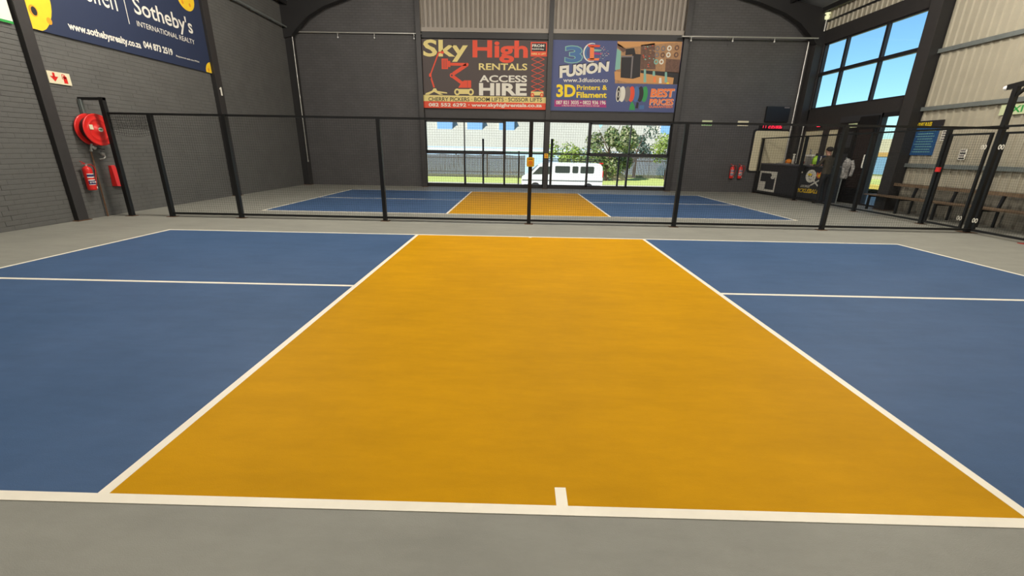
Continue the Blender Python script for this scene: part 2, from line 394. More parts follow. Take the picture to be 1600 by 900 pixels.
# ---- ceiling: ribbed roof sheets on purlins
b = MB()
for xa, xb in ((XL-.3, XA), (XA, XR+.3)):
    y = YF-.3
    while y < YB+.3:
        prof = [(0, 0), (.6, 0), (.7, .035), (.9, .035), (1, 0)]
        za = EAVE-SLOPE*.3; zb = zr(XA)
        z0, z1 = (za, zb) if xa < XA-.1 else (zb, za)
        v = [(xa, y+.7*p, z0+q) for p, q in prof]+[(xb, y+.7*p, z1+q) for p, q in prof]
        b.add(v, [(i, i+1, 6+i-1, 5+i) for i in range(4)], m_roof); y += .7
    b.add([(xa, YF-.3, z0+.05), (xb, YF-.3, z1+.05), (xb, YB+.4, z1+.05), (xa, YB+.4, z0+.05)], [(0, 1, 2, 3)], m_roof)
ce = b.build('ceiling'); tag(ce, kind='structure')
for sx in (-1, 1):
    for d in (.25, 1.45, 2.65, 3.85, 5.05, 6.25, 7.45, 8.65, 9.6):
        x = XL+d if sx < 0 else XR-d
        MB().box(x-.035, x+.035, YF, YB, zr(x)-.16, zr(x)-.01, m_dark).build('purlin', ce)

# ---- steel frame: columns and the rafter in front of the back wall
def column(x0, x1, y0, y1, z1, label, axis, m=m_col):
    r = thing('steel_column', ((x0+x1)/2, (y0+y1)/2, 0), label, 'column')
    if axis == 'x':   # flange faces +-X
        MB().box(x0, x0+.02, y0, y1, 0, z1, m).build('flange', r); MB().box(x1-.02, x1, y0, y1, 0, z1, m).build('flange', r)
        MB().box(x0+.02, x1-.02, (y0+y1)/2-.03, (y0+y1)/2+.03, 0, z1, m_dark).build('web', r)
    else:
        MB().box(x0, x1, y0, y0+.02, 0, z1, m).build('flange', r); MB().box(x0, x1, y1-.02, y1, 0, z1, m).build('flange', r)
        MB().box((x0+x1)/2-.03, (x0+x1)/2+.03, y0+.02, y1-.02, 0, z1, m_dark).build('web', r)
    MB().box(x0-.03, x1+.03, y0-.03, y1+.03, 0, .014, m_rust).build('base_plate', r)
    return r
def solid_column(x0, x1, y0, y1, z1, label, m=m_col, mside=m_dark):
    r = thing('steel_column', ((x0+x1)/2, (y0+y1)/2, 0), label, 'column')
    MB().box(x0, x1-.015 if x0 < 0 else x1, y0, y1, .0, z1, mside).build('shaft', r)  # side shade put into the colour: shaft darker than the flange face
    if x0 < 0: MB().box(x1-.015, x1, y0, y1, 0, z1, m).build('flange', r)
    else: MB().box(x0-.015, x0, y0, y1, 0, z1, m).build('flange', r)
    MB().box(x0-.03, x1+.03, y0-.04, y1+.04, 0, .014, m_rust).build('base_plate', r)
    return r
solid_column(-9.01, -8.90, 6.77, 6.97, zr(XL)-.05, 'dark steel column against the left brick wall beside the fire hose reel')
c2 = solid_column(-9.01, -8.87, 11.62, 11.86, zr(XL)-.05, 'dark steel column at the right end of the large navy banner')
q = MB(); P = XPR(-8.868); poly(q, P, [(11.72, 2.84), (11.79, 2.84), (11.79, 3.06), (11.74, 3.06), (11.69, 3.02), (11.69, 2.99), (11.72, 3.0)], m_bwhite, 1); q.build('number', c2, 'white painted number 1')
solid_column(-9.0, -8.74, 16.12, 16.38, 5.9, 'dark steel column in the far left corner of the hall')
solid_column(10.40, 10.70, 11.13, 11.50, zr(XR)-.05, 'wide dark steel column between the high window and the beige cladding')
solid_column(10.46, 10.70, 16.05, 16.38, 5.9, 'dark steel column in the far right corner behind the bar counter')
column(-4.14, -3.97, 16.18, YB, zr(-4.05)-.05, 'dark grey steel post on the back wall left of the red and brown banner', 'y')
column(.75, .92, 16.18, YB, zr(.85)-.1, 'dark steel post on the back wall between the two banners', 'y')
column(5.72, 5.90, 16.18, YB, zr(5.8)-.05, 'dark steel post on the back wall right of the slate blue banner', 'y')
ra = thing('steel_rafter', (XA, 16.1, 5.5), 'dark sloping roof rafter with curved haunches above the back wall', 'rafter')
for sx in (-1, 1):
    X = lambda d: (XL+d) if sx < 0 else (XR-d)
    prof = [(0, -.02), (9.85, -.02+0), (9.85, -.36), (3.4, -.36), (2.5, -.38), (1.6, -.48), (1.0, -.66), (.55, -.95), (.30, -1.15), (0, -1.15)]
    pts = [(X(d), EAVE+SLOPE*d+h) for d, h in prof]
    v = [(x, 16.04, z) for x, z in pts]+[(x, 16.16, z) for x, z in pts]; n = len(pts)
    MB().add(v, [tuple(range(n)), tuple(range(n, 2*n))[::-1]]+[(i, (i+1) % n, n+(i+1) % n, n+i) for i in range(n)], m_dark).build('rafter_half', ra)
    q = MB()
    for i in range(3, n-2):
        (a, c), (e, g) = pts[i], pts[i+1]; q.add([(a, 15.98, c), (e, 15.98, g), (e, 16.22, g), (a, 16.22, c), (a, 15.98, c-.015), (e, 15.98, g-.015), (e, 16.22, g-.015), (a, 16.22, c-.015)], [(0, 1, 2, 3), (4, 5, 6, 7), (0, 1, 5, 4), (2, 3, 7, 6)], m_dark)
    q.build('haunch_flange', ra)

# ---- windows
def window(n, x0, x1, sash_left):
    z0, z1 = .085, 2.60; zm = 1.37; w3 = (x1-x0)/3
    fr = MB(); Y0, Y1 = YB+.04, YB+.12
    fr.box(x0, x1, Y0, Y1, z0, z0+.06, m_frame); fr.box(x0, x1, Y0, Y1, z1-.05, z1, m_frame)
    fr.box(x0, x0+.06, Y0, Y1, z0, z1, m_frame); fr.box(x1-.06, x1, Y0, Y1, z0, z1, m_frame)
    for i in (1, 2): fr.box(x0+w3*i-.038, x0+w3*i+.038, Y0, Y1, z0, zm, m_frame)
    xs = x0+2*w3 if sash_left else x0+w3
    fr.box(xs-.045, xs+.045, Y0, Y1, zm, z1, m_frame); fr.box(x0, x1, Y0, Y1, zm-.025, zm+.025, m_frame)
    o = fr.build('window_%d' % n); tag(o, kind='structure')
    a, c = (x0+.06, xs-.03) if sash_left else (xs+.03, x1-.06)
    s = MB(); Y2 = YB+.02
    s.box(a, c, Y2, Y1-.01, zm-.07, zm+.06, m_frame); s.box(a, c, Y2, Y1-.01, z1-.1, z1-.04, m_frame)
    s.box(a, a+.045, Y2, Y1-.01, zm, z1-.04, m_frame); s.box(c-.045, c, Y2, Y1-.01, zm, z1-.04, m_frame)
    xm = x0+w3*(1 if sash_left else 2); s.box(xm-.02, xm+.02, Y2, Y1-.01, zm, z1-.04, m_frame)
    s.build('opening_sash', o)
    for i in range(3):
        for zz0, zz1 in ((z0+.05, zm), (zm, z1-.05)):
            MB().box(x0+w3*i+.02, x0+w3*(i+1)-.02, YB+.078, YB+.084, zz0, zz1, m_glass).build('pane', o)
    return o
window(1, -4.06, .78, True); window(2, .90, 5.80, False)
# high window on the right wall, three panes over three
fr = MB(); y0, y1, z0, z1, zm = 11.60, 16.0, 3.12, 5.32, 4.31
X0, X1 = XR+.04, XR+.12
fr.box(X0, X1, y0, y1, z0, z0+.05, m_frame); fr.box(X0, X1, y0, y1, z1-.05, z1, m_frame); fr.box(X0, X1, y0, y0+.04, z0, z1, m_frame); fr.box(X0, X1, y1-.06, y1, z0, z1, m_frame)
fr.box(X0-.03, X1, y0, y1, zm-.055, zm+.055, m_frame)
for yy, w in ((13.22, .045), (14.86, .045)): fr.box(X0-.02, X1, yy-w, yy+w, z0, z1, m_frame)
w3 = fr.build('window_3'); tag(w3, kind='structure')
for ya, yb in ((y0+.03, 13.19), (13.25, 14.83), (14.89, y1-.04)):
    for za, zb in ((z0+.03, zm-.03), (zm+.03, z1-.03)):
        MB().box(XR+.078, XR+.084, ya, yb, za, zb, m_glass).build('pane', w3)
# entrance door on the right wall: open gap, dark leaf with handle
d = MB(); d.box(XR+.0, XR+.1, 11.60, 11.66, 0, 2.74, m_frame); d.box(XR+.0, XR+.1, 12.44, 12.50, 0, 2.74, m_frame); d.box(XR, XR+.1, 11.60, 12.5, 2.62, 2.74, m_frame)
d.box(XR+.0, XR+.09, 11.66, 12.44, 0, .05, m_frame)
d1 = d.build('door_1'); tag(d1, kind='structure')
MB().box(XR+.045, XR+.051, 11.66, 12.44, .05, 2.62, m_glass).build('pane', d1)
MB().box(XR-.07, XR-.02, 12.52, 13.25, .04, 2.68, m_black).build('door_leaf', d1)
MB().box(XR-.075, XR-.07, 12.60, 13.17, .5, 2.3, mat('smoked_glass', (.03, .022, .02), .15)).build('leaf_pane', d1)
MB().tube([(XR-.075, 12.60, 1.15), (XR-.13, 12.60, 1.15), (XR-.13, 12.60, 1.52), (XR-.075, 12.60, 1.52)], .02, m_bwhite).build('door_handle', d1)
d = MB(); d.box(XR-.05, XR-.005, 13.30, 14.12, .02, 2.55, m_black); d2 = d.build('door_2'); tag(d2, kind='structure')
for z in (.6, 1.3, 2.0): MB().box(XR-.055, XR-.05, 13.42, 14.0, z-.25, z+.25, m_counter).build('door_panel', d2)
# service hatch with cream blind on the back wall (rounded corners), its own window
def rrect(a0, a1, b0, b1, r, n=5):
    pts = []
    for (ca, cb, t0) in ((a1-r, b1-r, 0), (a0+r, b1-r, 90), (a0+r, b0+r, 180), (a1-r, b0+r, 270)):
        for i in range(n+1):
            t = math.radians(t0+90*i/n); pts.append((ca+r*math.cos(t), cb+r*math.sin(t)))
    return pts
def slab(mb, P, pts, d0, d1, m):
    n = len(pts); v = [P(a, c, d0) for a, c in pts]+[P(a, c, d1) for a, c in pts]
    mb.add(v, [tuple(range(n)), tuple(range(n, 2*n))[::-1]]+[(i, (i+1) % n, n+(i+1) % n, n+i) for i in range(n)], m)
YD = lambda y: (lambda a, c, d=0: Vector((a, y-d, c)))
XD = lambda x: (lambda a, c, d=0: Vector((x-d, a, c)))
XDL = lambda x: (lambda a, c, d=0: Vector((x+d, a, c)))
q = MB(); slab(q, YD(YB), rrect(8.94, 10.42, .78, 2.44, .10), 0, .012, m_frame); h4 = q.build('window_4'); tag(h4, kind='structure')
q = MB(); slab(q, YD(YB), rrect(9.02, 10.34, .86, 2.37, .08), .012, .02, m_rblind); q.build('blind', h4)
for i, (a, c) in enumerate(((14.98, 15.98), (14.27, 14.68))):
    q = MB(); slab(q, XD(XR+.05), rrect(a, c, .94, 2.34, .06), .012, .02, m_rblind); q.build('blind', wr)
# trims: conduits
def trim(n, mb): tag(mb.build('trim_%d' % n), kind='structure')
q = MB(); q.cyl((-8.85, 16.30, 5.53), (-3.95, 16.30, 5.53), .028, m_galv, 8)
for x in (-7.09, -5.72, -4.24): q.cyl((x, 16.30, 5.5), (x, 16.30, 5.38), .012, m_galv, 6); q.box(x-.01, x+.01, 16.28, YB, 5.49, 5.51, m_galv); q.ball((x, 16.3, 5.37), .03, m_white, 8)
trim(1, q)
q = MB(); q.cyl((5.55, 16.0, 5.50), (10.45, 16.0, 5.50), .028, m_galv, 8)
for x in (5.9, 7.4, 8.9): q.cyl((x, 16.0, 5.5), (x, 16.0, 5.38), .012, m_galv, 6); q.bar((x, 16.0, 5.5), (x, YB, 5.5), .02, .02, m_galv); q.ball((x, 16.0, 5.37), .03, m_white, 8)
trim(2, q)
q = MB(); q.cyl((-8.85, 7.0, 5.68), (-8.85, 16.2, 5.62), .03, m_girt, 8)
for y in (9, 10.5, 13.0, 14.0, 15.2): q.bar((-8.85, y, 5.66), (-9.0, y, 5.66), .05, .03, m_girt); q.bar((-8.85, y-.12, 5.60), (-8.85, y+.12, 5.60), .03, .02, m_girt)
trim(3, q)
q = MB(); q.cyl((-8.70, 16.09, .95), (-8.70, 16.09, 5.45), .016, m_galv, 8); q.cyl((-8.70, 16.09, .90), (-8.70, 16.09, .98), .025, m_galv, 8); trim(4, q)
q = MB(); q.cyl((10.33, 16.32, 1.2), (10.33, 16.32, 5.48), .03, m_galv, 8); q.cyl((10.33, 16.32, 2.4), (10.33, 16.32, 2.46), .04, m_galv, 8); trim(5, q)
q = MB(); q.cyl((10.60, 16.0, 1.18), (10.60, 16.0, 2.6), .022, m_galv, 8); q.cyl((10.60, 16.0, 2.5), (10.60, 16.0, 2.56), .03, m_galv, 8); trim(6, q)

# ================================================================== FENCES
def net_mesh(mb, A, B, z0, z1, cell=.047, r=.0012, amp=.012, seed=1, sag=0):
    A = np.array(A, float); B = np.array(B, float); L = np.linalg.norm(B-A); d = (B-A)/L; nrm = np.array([-d[1], d[0], 0])
    nx = max(2, int(L/cell)); nz = max(2, int((z1-z0)/cell)); rs = np.random.default_rng(seed); p1, p2, p3 = rs.uniform(0, 6, 3)
    I, J = np.meshgrid(np.linspace(0, 1, nx+1), np.linspace(0, 1, nz+1), indexing='ij')
    edge = np.sin(np.pi*I)*np.sin(np.pi*np.clip(J, 0, 1))
    off = amp*edge*(np.sin(I*9+p1)+np.sin(I*5+J*7+p2))
    s = I*L+amp*.8*edge*np.sin(J*9+I*4+p3); z = z0+(z1-z0)*J+amp*.9*np.sin(I*L*2.1+p2)*np.sin(np.pi*J)-(sag*np.sin(np.pi*I)*(1-J))
    Pn = A[None, None]+d*s[..., None]+nrm*off[..., None]; Pn[..., 2] = z
    dirs = [np.array([0, 0, 1.]), nrm]
    V = []; F = []
    def thread(P, u, w):
        n = len(P); b = len(mb.v)+len(V)
        for k in range(3):
            t = 2*math.pi*k/3
            pass
        ring_ = np.concatenate([P+(u*math.cos(2*math.pi*k/3)+w*math.sin(2*math.pi*k/3))*r for k in range(3)])
        V.extend(map(tuple, ring_.tolist()))
        for i in range(n-1):
            for k in range(3): k2 = (k+1) % 3; F.append((b+k*n+i, b+k*n+i+1, b+k2*n+i+1, b+k2*n+i))
    for i in range(nx+1): thread(Pn[i, ::3] if (nz % 3 == 0) else np.vstack([Pn[i, ::3], Pn[i, -1:]]), d, nrm)
    for j in range(nz+1): thread(Pn[::3, j] if (nx % 3 == 0) else np.vstack([Pn[::3, j], Pn[-1:, j]]), np.array([0, 0, 1.]), nrm)
    k = mb.mi(m_net); mb.v += V; mb.f += F; mb.m += [k]*len(F); mb.sm += [False]*len(F)
YN = 7.51
fn = thing('netting_fence', (0, YN, 0), 'long black netted fence with square posts running across the hall behind the near court', 'fence')
FY = lambda x: YN-.006*x
px = [-7.65, -6.147, -3.05, 0.0, 3.05, 6.13]
for x in px: 
    y = FY(x); MB().box(x-.038, x+.038, y-.038, y+.038, 0.006, 2.05, m_black).build('post', fn)
    MB().box(x-.09, x+.09, y-.07, y+.07, 0, .008, m_rust).build('foot_plate', fn, 'rusty steel foot plate')
MB().bar((-8.55, FY(-8.5), 2.045), (9.2, FY(9.2), 2.045), .05, .04, m_black).build('top_rail', fn)
MB().bar((-7.65, FY(-7.6), .075), (9.2, FY(9.2), .075), .05, .04, m_black).build('bottom_rail', fn)
MB().box(-8.57, -8.49, YN, YN+.08, 0.006, 2.34, m_black).build('post', fn, 'taller end post beside the hose reel')
MB().box(-8.62, -8.44, YN-.03, YN+.11, 0, .008, m_rust).build('foot_plate', fn)
MB().box(-8.99, -8.49, YN+.01, YN+.07, 2.285, 2.335, m_black).build('wall_arm', fn)
MB().box(-8.985, -8.93, YN-.01, YN+.05, 2.0, 2.30, m_girt).build('wall_bracket', fn)
edges = [-7.61, -6.147, -3.05, 0, 3.05, 6.13, 9.15]
for i, (a, c) in enumerate(zip(edges, edges[1:])):
    q = MB(); net_mesh(q, (a+.03, FY(a), 0), (c-.03, FY(c), 0), .09, 2.03, seed=i+3); q.build('net', fn, kind='stuff')
q = MB(); net_mesh(q, (-8.49, FY(-8), 0), (-7.69, FY(-7.7), 0), 1.74, 2.03, cell=.03, r=.0028, seed=20, amp=.006, sag=-.03)
net_mesh(q, (-8.47, FY(-8)+.03, 0), (-7.70, FY(-7.7)+.03, 0), 1.66, 2.03, cell=.045, r=.0022, seed=21, amp=.01, sag=.05); q.build('rolled_net', fn, 'short bunched piece of netting above the opening', kind='stuff')
# side fence along the walkway on the right
SX = lambda y: 9.20+(y-7.55)*.014
sf = thing('walkway_fence', (SX(12), 12, 0), 'black netted fence along the right side of the far court before the bar', 'fence')
for y in (16.25, 13.55, 10.75, 8.62):
    x = SX(y); MB().box(x-.038, x+.038, y-.038, y+.038, .006, 2.08, m_black).build('post', sf); MB().box(x-.08, x+.08, y-.08, y+.08, 0, .008, m_rust).build('foot_plate', sf)
MB().bar((SX(16.38), 16.38, 2.085), (SX(8.6), 8.6, 2.085), .045, .04, m_black).build('top_rail', sf)
MB().bar((SX(16.25), 16.25, .075), (SX(8.6), 8.6, .075), .045, .04, m_black).build('bottom_rail', sf)
for i, (a, c) in enumerate(((16.2, 13.6), (13.5, 10.8), (10.7, 8.66))):
    q = MB(); net_mesh(q, (SX(a), a, 0), (SX(c), c, 0), .09, 2.07, seed=i+30); q.build('net', sf, kind='stuff')
def gate(ya, yb, label, x0, x1, latch):
    g = thing('fence_gate', ((x0+x1)/2, (ya+yb)/2, 0), label, 'gate')
    A = Vector((x0, ya, 0)); B = Vector((x1, yb, 0)); dd = (B-A).normalized()
    for p in (A, B): MB().bar(p+Vector((0, 0, .05)), p+Vector((0, 0, 1.98)), .045, .045, m_black).build('stile', g)
    for z in (.07, 1.96): MB().bar(A+Vector((0, 0, z)), B+Vector((0, 0, z)), .04, .04, m_black).build('rail', g)
    q = MB(); net_mesh(q, A+dd*.03, B-dd*.03, .09, 1.94, seed=int(ya*10)); q.build('net', g, kind='stuff')
    for z in (.27, 1.70):
        q = MB()
        for o in (0, .055):
            c = B+Vector((-.05, -.0+o, z)) if latch else A+Vector((-.05, -o, z))
            q.tube([c+Vector((0, .02*math.cos(t), .042*math.sin(t))) for t in [i*math.pi/4 for i in range(9)]], .007, m_bwhite, 6)
        q.build('hinge', g, 'pair of pale looped hinges')
    if latch: MB().box(x0-.06, x0-.02, ya-.02, ya+.07, 1.18, 1.28, m_red).build('latch', g, 'red latch')
    return g
gate(8.55, 7.70, 'black netted gate with a red latch between the walkway fence and the tall gate post', SX(8.55)+.01, 9.20, True)
gate(7.42, 6.42, 'black netted gate at the right edge, in front of the tall gate post', 9.19, 9.15, False)
tp = thing('gate_post', (9.22, 7.56, 0), 'tall black post with a bracket on top standing between the two gates', 'post')
MB().box(9.18, 9.26, 7.52, 7.60, .006, 2.80, m_black).build('shaft', tp)
MB().box(9.10, 9.34, 7.44, 7.68, 0, .008, m_rust).build('foot_plate', tp)
MB().bar((9.22, 7.72, 2.80), (9.22, 7.30, 2.86), .07, .09, m_black).build('top_bracket', tp)
q = MB(); q.bar((9.22, 7.38, 2.78), (9.22, 7.54, 2.62), .05, .04, m_black); q.build('brace', tp)
MB().ball((9.22, 7.76, 2.79), .045, m_white, 10).build('cap', tp, 'white cap')
e2 = thing('end_post', (9.14, 6.34, 0), 'short black fence post with a red foot at the right edge of the picture', 'post')
MB().box(9.10, 9.18, 6.30, 6.38, .006, 2.08, m_black).build('shaft', e2); MB().box(9.04, 9.24, 6.24, 6.44, 0, .010, m_red2).build('foot_plate', e2, 'dark red foot plate')
MB().bar((9.22, 7.55, 2.085), (9.14, 6.3, 2.085), .045, .04, m_black).build('top_rail', e2)
MB().bar((9.20, 8.6, 2.085), (9.22, 7.6, 2.085), .045, .04, m_black).build('top_rail', tp)

# ================================================================== BANNERS
def B3():   # red and brown banner on the back wall
    r = thing('banner', (-1.6, YB-.11, 2.98), 'brown, red and cream SKY HIGH RENTALS banner with lifting machines on the back wall', 'banner')
    yb = YB-.12; P = YP(yb)
    MB().box(-3.97, .74, yb, yb+.02, 2.99, 5.36, m_bbrown).build('sheet', r)
    def T(x, y):
        lft = 58+(y-90)*.028; rgt = 1426-(y-100)*.022; s = (x-lft)/(rgt-lft)
        top = 88+s*8; bot = 828+s*14; t = (y-top)/(bot-top)
        return (-3.97+s*4.71, 5.36-t*2.37)
    Q = lambda x0, y0, x1, y1: [T(x0, y1), T(x1, y1), T(x1, y0), T(x0, y0)]
    q = MB(); poly(q, P, [T(66, 685), T(1414, 702), T(1412, 768), T(68, 752)][::-1], m_cream); q.build('cream_band', r)
    q = MB(); poly(q, P, [T(68, 752), T(1412, 768), T(1410, 842), T(66, 828)][::-1], m_bred); q.build('red_band', r)
    L = LB(); text(L, P, 'Sky', Q(76, 95, 562, 325), m_cream, 2, .025); text(L, P, 'High', Q(612, 98, 1210, 333), m_bred, 2, .03); L.build('lettering', r)
    L = LB(); text(L, P, 'RENTALS', Q(680, 338, 1206, 410), m_cream, 2, .02); text(L, P, 'ACCESS', Q(686, 465, 1205, 540), m_bwhite, 2, .025); text(L, P, 'HIRE', Q(682, 550, 1203, 686), m_bwhite, 2, .04); L.build('lettering', r)
    L = LB(); text(L, P, 'CHERRY PICKERS \u00b7 BOOM LIFTS \u00b7 SCISSOR LIFTS', Q(126, 708, 1370, 752), m_bblack, 3, .012)
    text(L, P, '082 552 6292 \u00b7 www.skyhighrentals.co.za', Q(128, 772, 1370, 824), m_bwhite, 3, .03); L.build('lettering', r)
    g = MB(); st = lambda pts, w, m, k=3: stroke(g, P, [T(*p) for p in pts], w*.00345, m, k)
    st([(292, 228), (245, 228), (150, 470)], 14, m_bred); st([(150, 470), (190, 602)], 18, m_bred); disc(g, P, *T(285, 228), .06, .05, m_bred, 4); disc(g, P, *T(150, 470), .05, .07, m_bred, 4); disc(g, P, *T(150, 497), .025, .03, m_bblack, 5)
    poly(g, P, [T(*p) for p in [(90, 682), (100, 665), (165, 640), (185, 612), (210, 612), (225, 640), (330, 655), (335, 668), (250, 662), (290, 680), (250, 682), (190, 650), (130, 682)]][::-1], m_cream, 3)
    g.build('cherry_picker_drawing', r)
    g = MB()
    poly(g, P, [T(*p) for p in [(275, 292), (345, 292), (345, 403), (275, 403)]][::-1], m_bred, 3)
    for xx in (295, 311, 327): st([(xx, 305), (xx, 392)], 4, m_bbrown, 4)
    st([(345, 348), (370, 348)], 60, m_bred); st([(368, 350), (548, 352)], 28, m_bred); st([(555, 352), (400, 455)], 36, m_bred); st([(385, 472), (500, 555)], 34, m_bred)
    disc(g, P, *T(555, 352), .05, .055, m_bred, 4); disc(g, P, *T(385, 470), .075, .08, m_bred, 4); disc(g, P, *T(385, 470), .035, .035, m_bbrown, 5)
    poly(g, P, [T(*p) for p in [(455, 604), (490, 545), (520, 523), (596, 523), (596, 604)]][::-1], m_bred, 4); st([(556, 528), (556, 600)], 3, m_bbrown, 5)
    poly(g, P, [T(*p) for p in [(440, 618), (600, 618), (600, 672), (440, 672)]][::-1], m_cream, 4)
    for xx in (443, 592): disc(g, P, *T(xx, 650), .115, .12, m_cream, 5); disc(g, P, *T(xx, 650), .055, .06, m_bbrown, 6)
    g.build('boom_lift_drawing', r)
    g = MB(); ys = [262, 322, 382, 440, 497, 555, 612]
    for a, c in zip(ys, ys[1:]): st([(1250, a+29), (1320, a), (1390, a+29)], 5, m_bred); st([(1250, a+29), (1320, a+58), (1390, a+29)], 5, m_bred)
    st([(1255, 640), (1320, 612), (1385, 640)], 10, m_bred)
    poly(g, P, [T(*p) for p in [(1250, 640), (1385, 640), (1385, 682), (1250, 682)]][::-1], m_cream, 4)
    for xx in (1265, 1367): disc(g, P, *T(xx, 678), .07, .075, m_bred, 5); disc(g, P, *T(xx, 678), .03, .03, m_cream, 6)
    poly(g, P, [T(*p) for p in [(1240, 112), (1415, 112), (1418, 262), (1240, 262)]][::-1], m_bred, 3); poly(g, P, [T(*p) for p in [(1252, 124), (1403, 124), (1405, 208), (1252, 208)]][::-1], m_bblack, 4)
    text(g, P, 'FROM', Q(1256, 135, 1386, 164), m_bwhite, 5, .03); text(g, P, 'R650/day', Q(1256, 176, 1386, 196), m_bwhite, 5, .02); text(g, P, 'HIRE A LIFT', Q(1250, 225, 1405, 245), m_cream, 5, .02)
    g.build('scissor_lift_drawing', r)
B3()
def B2():   # slate blue banner
    r = thing('banner', (3.3, YB-.11, 2.96), 'slate blue 3D FUSION banner with a workshop picture and filament spools, on the back wall', 'banner')
    yb = YB-.12; P = YP(yb)
    MB().box(.93, 5.71, yb, yb+.02, 2.97, 5.39, m_slate).build('sheet', r)
    def T(x, y):
        lft = 100-(y-97)*.033; rgt = 1490-(y-115)*.12; s = (x-lft)/(rgt-lft); top = 97+s*18; bot = 852+s*16; t = (y-top)/(bot-top)
        return (.93+s*4.78, 5.39-t*2.42)
    Q = lambda x0, y0, x1, y1: [T(x0, y1), T(x1, y1), T(x1, y0), T(x0, y0)]
    PG = lambda g, pts, m, k: poly(g, P, [T(*p) for p in pts][::-1], m, k)
    L = LB(); text(L, P, '3', Q(222, 154, 421, 341), m_bteal, 2, .055); text(L, P, '3', Q(232, 164, 411, 331), m_bblue, 3, .03)
    L.build('figure_three', r); L = MB(); c = T(520, 228); ring(L, P, c[0]-.02, c[1], .32, .32, .12, m_bwhite, 2, t0=math.radians(70), t1=math.radians(290)); ring(L, P, c[0], c[1], .29, .29, .08, m_bblue, 3, t0=math.radians(75), t1=math.radians(285))
    L.build('ring_emblem', r); L = MB(); PG(L, [(495, 165), (540, 165), (540, 300), (495, 300)], m_bor, 4); PG(L, [(470, 145), (605, 150), (600, 172), (480, 172)], m_bred, 4); PG(L, [(540, 192), (620, 200), (600, 215), (540, 215)], m_bteal, 4); PG(L, [(540, 225), (625, 235), (600, 250), (540, 248)], m_mag, 4); PG(L, [(470, 290), (600, 285), (590, 310), (480, 310)], m_bor, 4)
    L.build('letter_shape', r); L = MB()
    for i in range(60):
        u = rng.uniform(600, 715); w = rng.uniform(148, 300); s_ = rng.uniform(3, 7)
        if abs(w-225) > (730-u)*.75: continue
        PG(L, [(u, w), (u+s_, w), (u+s_, w+s_), (u, w+s_)], [m_bwhite, m_bor, m_bteal][i % 3], 4)
    o_ = L.build('pixel_scatter', r, kind='stuff')
    L = LB(); fq = lambda o: [T(172+o, 500+o), T(695+o, 425+o), T(707+o, 318+o), T(172+o, 368+o)]
    text(L, P, 'FUSION', fq(-8), m_bblack, 2, .05); text(L, P, 'FUSION', fq(0), m_bwhite, 3, .05)
    text(L, P, 'www.3dfusion.co', Q(212, 495, 690, 540), m_bwhite, 3, .012); L.build('lettering', r)
    L = LB(); text(L, P, '3D', Q(138, 564, 345, 704), m_byel, 3, .035); text(L, P, 'Printers &', Q(358, 570, 684, 624), m_byel, 3, .02); text(L, P, 'Filament', Q(355, 646, 678, 710), m_byel, 3, .03); L.build('lettering', r)
    L = LB(); PG(L, [(120, 732), (672, 738), (676, 815), (118, 808)], m_mag, 2); text(L, P, '087 821 3035 \u2022 0822 936 196', Q(136, 741, 668, 783), m_bwhite, 3, .02); text(L, P, '5 Market Street, Industrial Centre, George', Q(200, 790, 602, 806), m_bwhite, 3, .01); L.build('telephone_strip', r)
    g = MB(); PG(g, [(790, 112), (1486, 115), (1432, 562), (765, 552)], m_tan, 2)
    PG(g, [(790, 112), (1480, 115), (1050, 160), (850, 180), (790, 150)], m_wood, 3); PG(g, [(790, 130), (900, 200), (850, 225), (790, 170)], m_bbr2, 3)
    PG(g, [(785, 185), (830, 215), (822, 400), (765, 410)], m_bteal, 3); PG(g, [(1040, 150), (1190, 130), (1200, 400), (1040, 400)], m_bbr2, 3)
    for i in range(26): 
        u = rng.uniform(1045, 1180); w = rng.uniform(150, 390); PG(g, [(u, w), (u+14, w), (u+14, w+10), (u, w+10)], [m_bgrey, m_bred, m_bteal, m_tan][i % 4], 4)
    PG(g, [(1310, 290), (1460, 300), (1450, 440), (1300, 430)], m_bbr2, 4); PG(g, [(1040, 410), (1452, 435), (1440, 560), (1380, 560), (1390, 490), (1040, 470)], m_bblack, 4)
    PG(g, [(760, 425), (1040, 440), (1395, 490), (1385, 558), (900, 545), (765, 510)], m_wood, 5)
    for (u, w, m) in ((1218, 185, m_bgrey), (1280, 185, m_bgrey), (1345, 182, m_bwhite), (1425, 178, m_bbr2), (1213, 250, m_bgrey), (1275, 253, m_bbr2), (1335, 250, m_bwhite), (1418, 250, m_bbr2), (1205, 322, m_bteal), (1262, 322, m_bwhite)):
        c = T(u, w); ring(g, P, c[0], c[1], .085, .09, .045, m, 5, 14)
    for (u, a, c_, m) in ((1075, 400, 540, m_bteal), (1170, 420, 470, m_bteal), (1240, 490, 550, m_bwhite), (1300, 430, 540, m_bteal), (1320, 540, 556, m_byel), (1180, 480, 540, m_bor)): PG(g, [(u, a), (u+22, a), (u+26, c_), (u-4, c_)], m, 6)
    g.build('workshop_picture', r)
    g = MB(); PG(g, [(832, 265), (945, 262), (955, 240), (1040, 245), (1035, 480), (960, 502), (825, 490)], m_bblack, 6); PG(g, [(945, 262), (962, 262), (945, 495), (930, 495)], m_bgrey, 7); PG(g, [(832, 262), (945, 260), (945, 275), (832, 277)], m_bgrey, 7); PG(g, [(880, 190), (970, 180), (985, 245), (875, 255)], m_bblack, 6); g.build('printer_picture', r)
    g = MB()
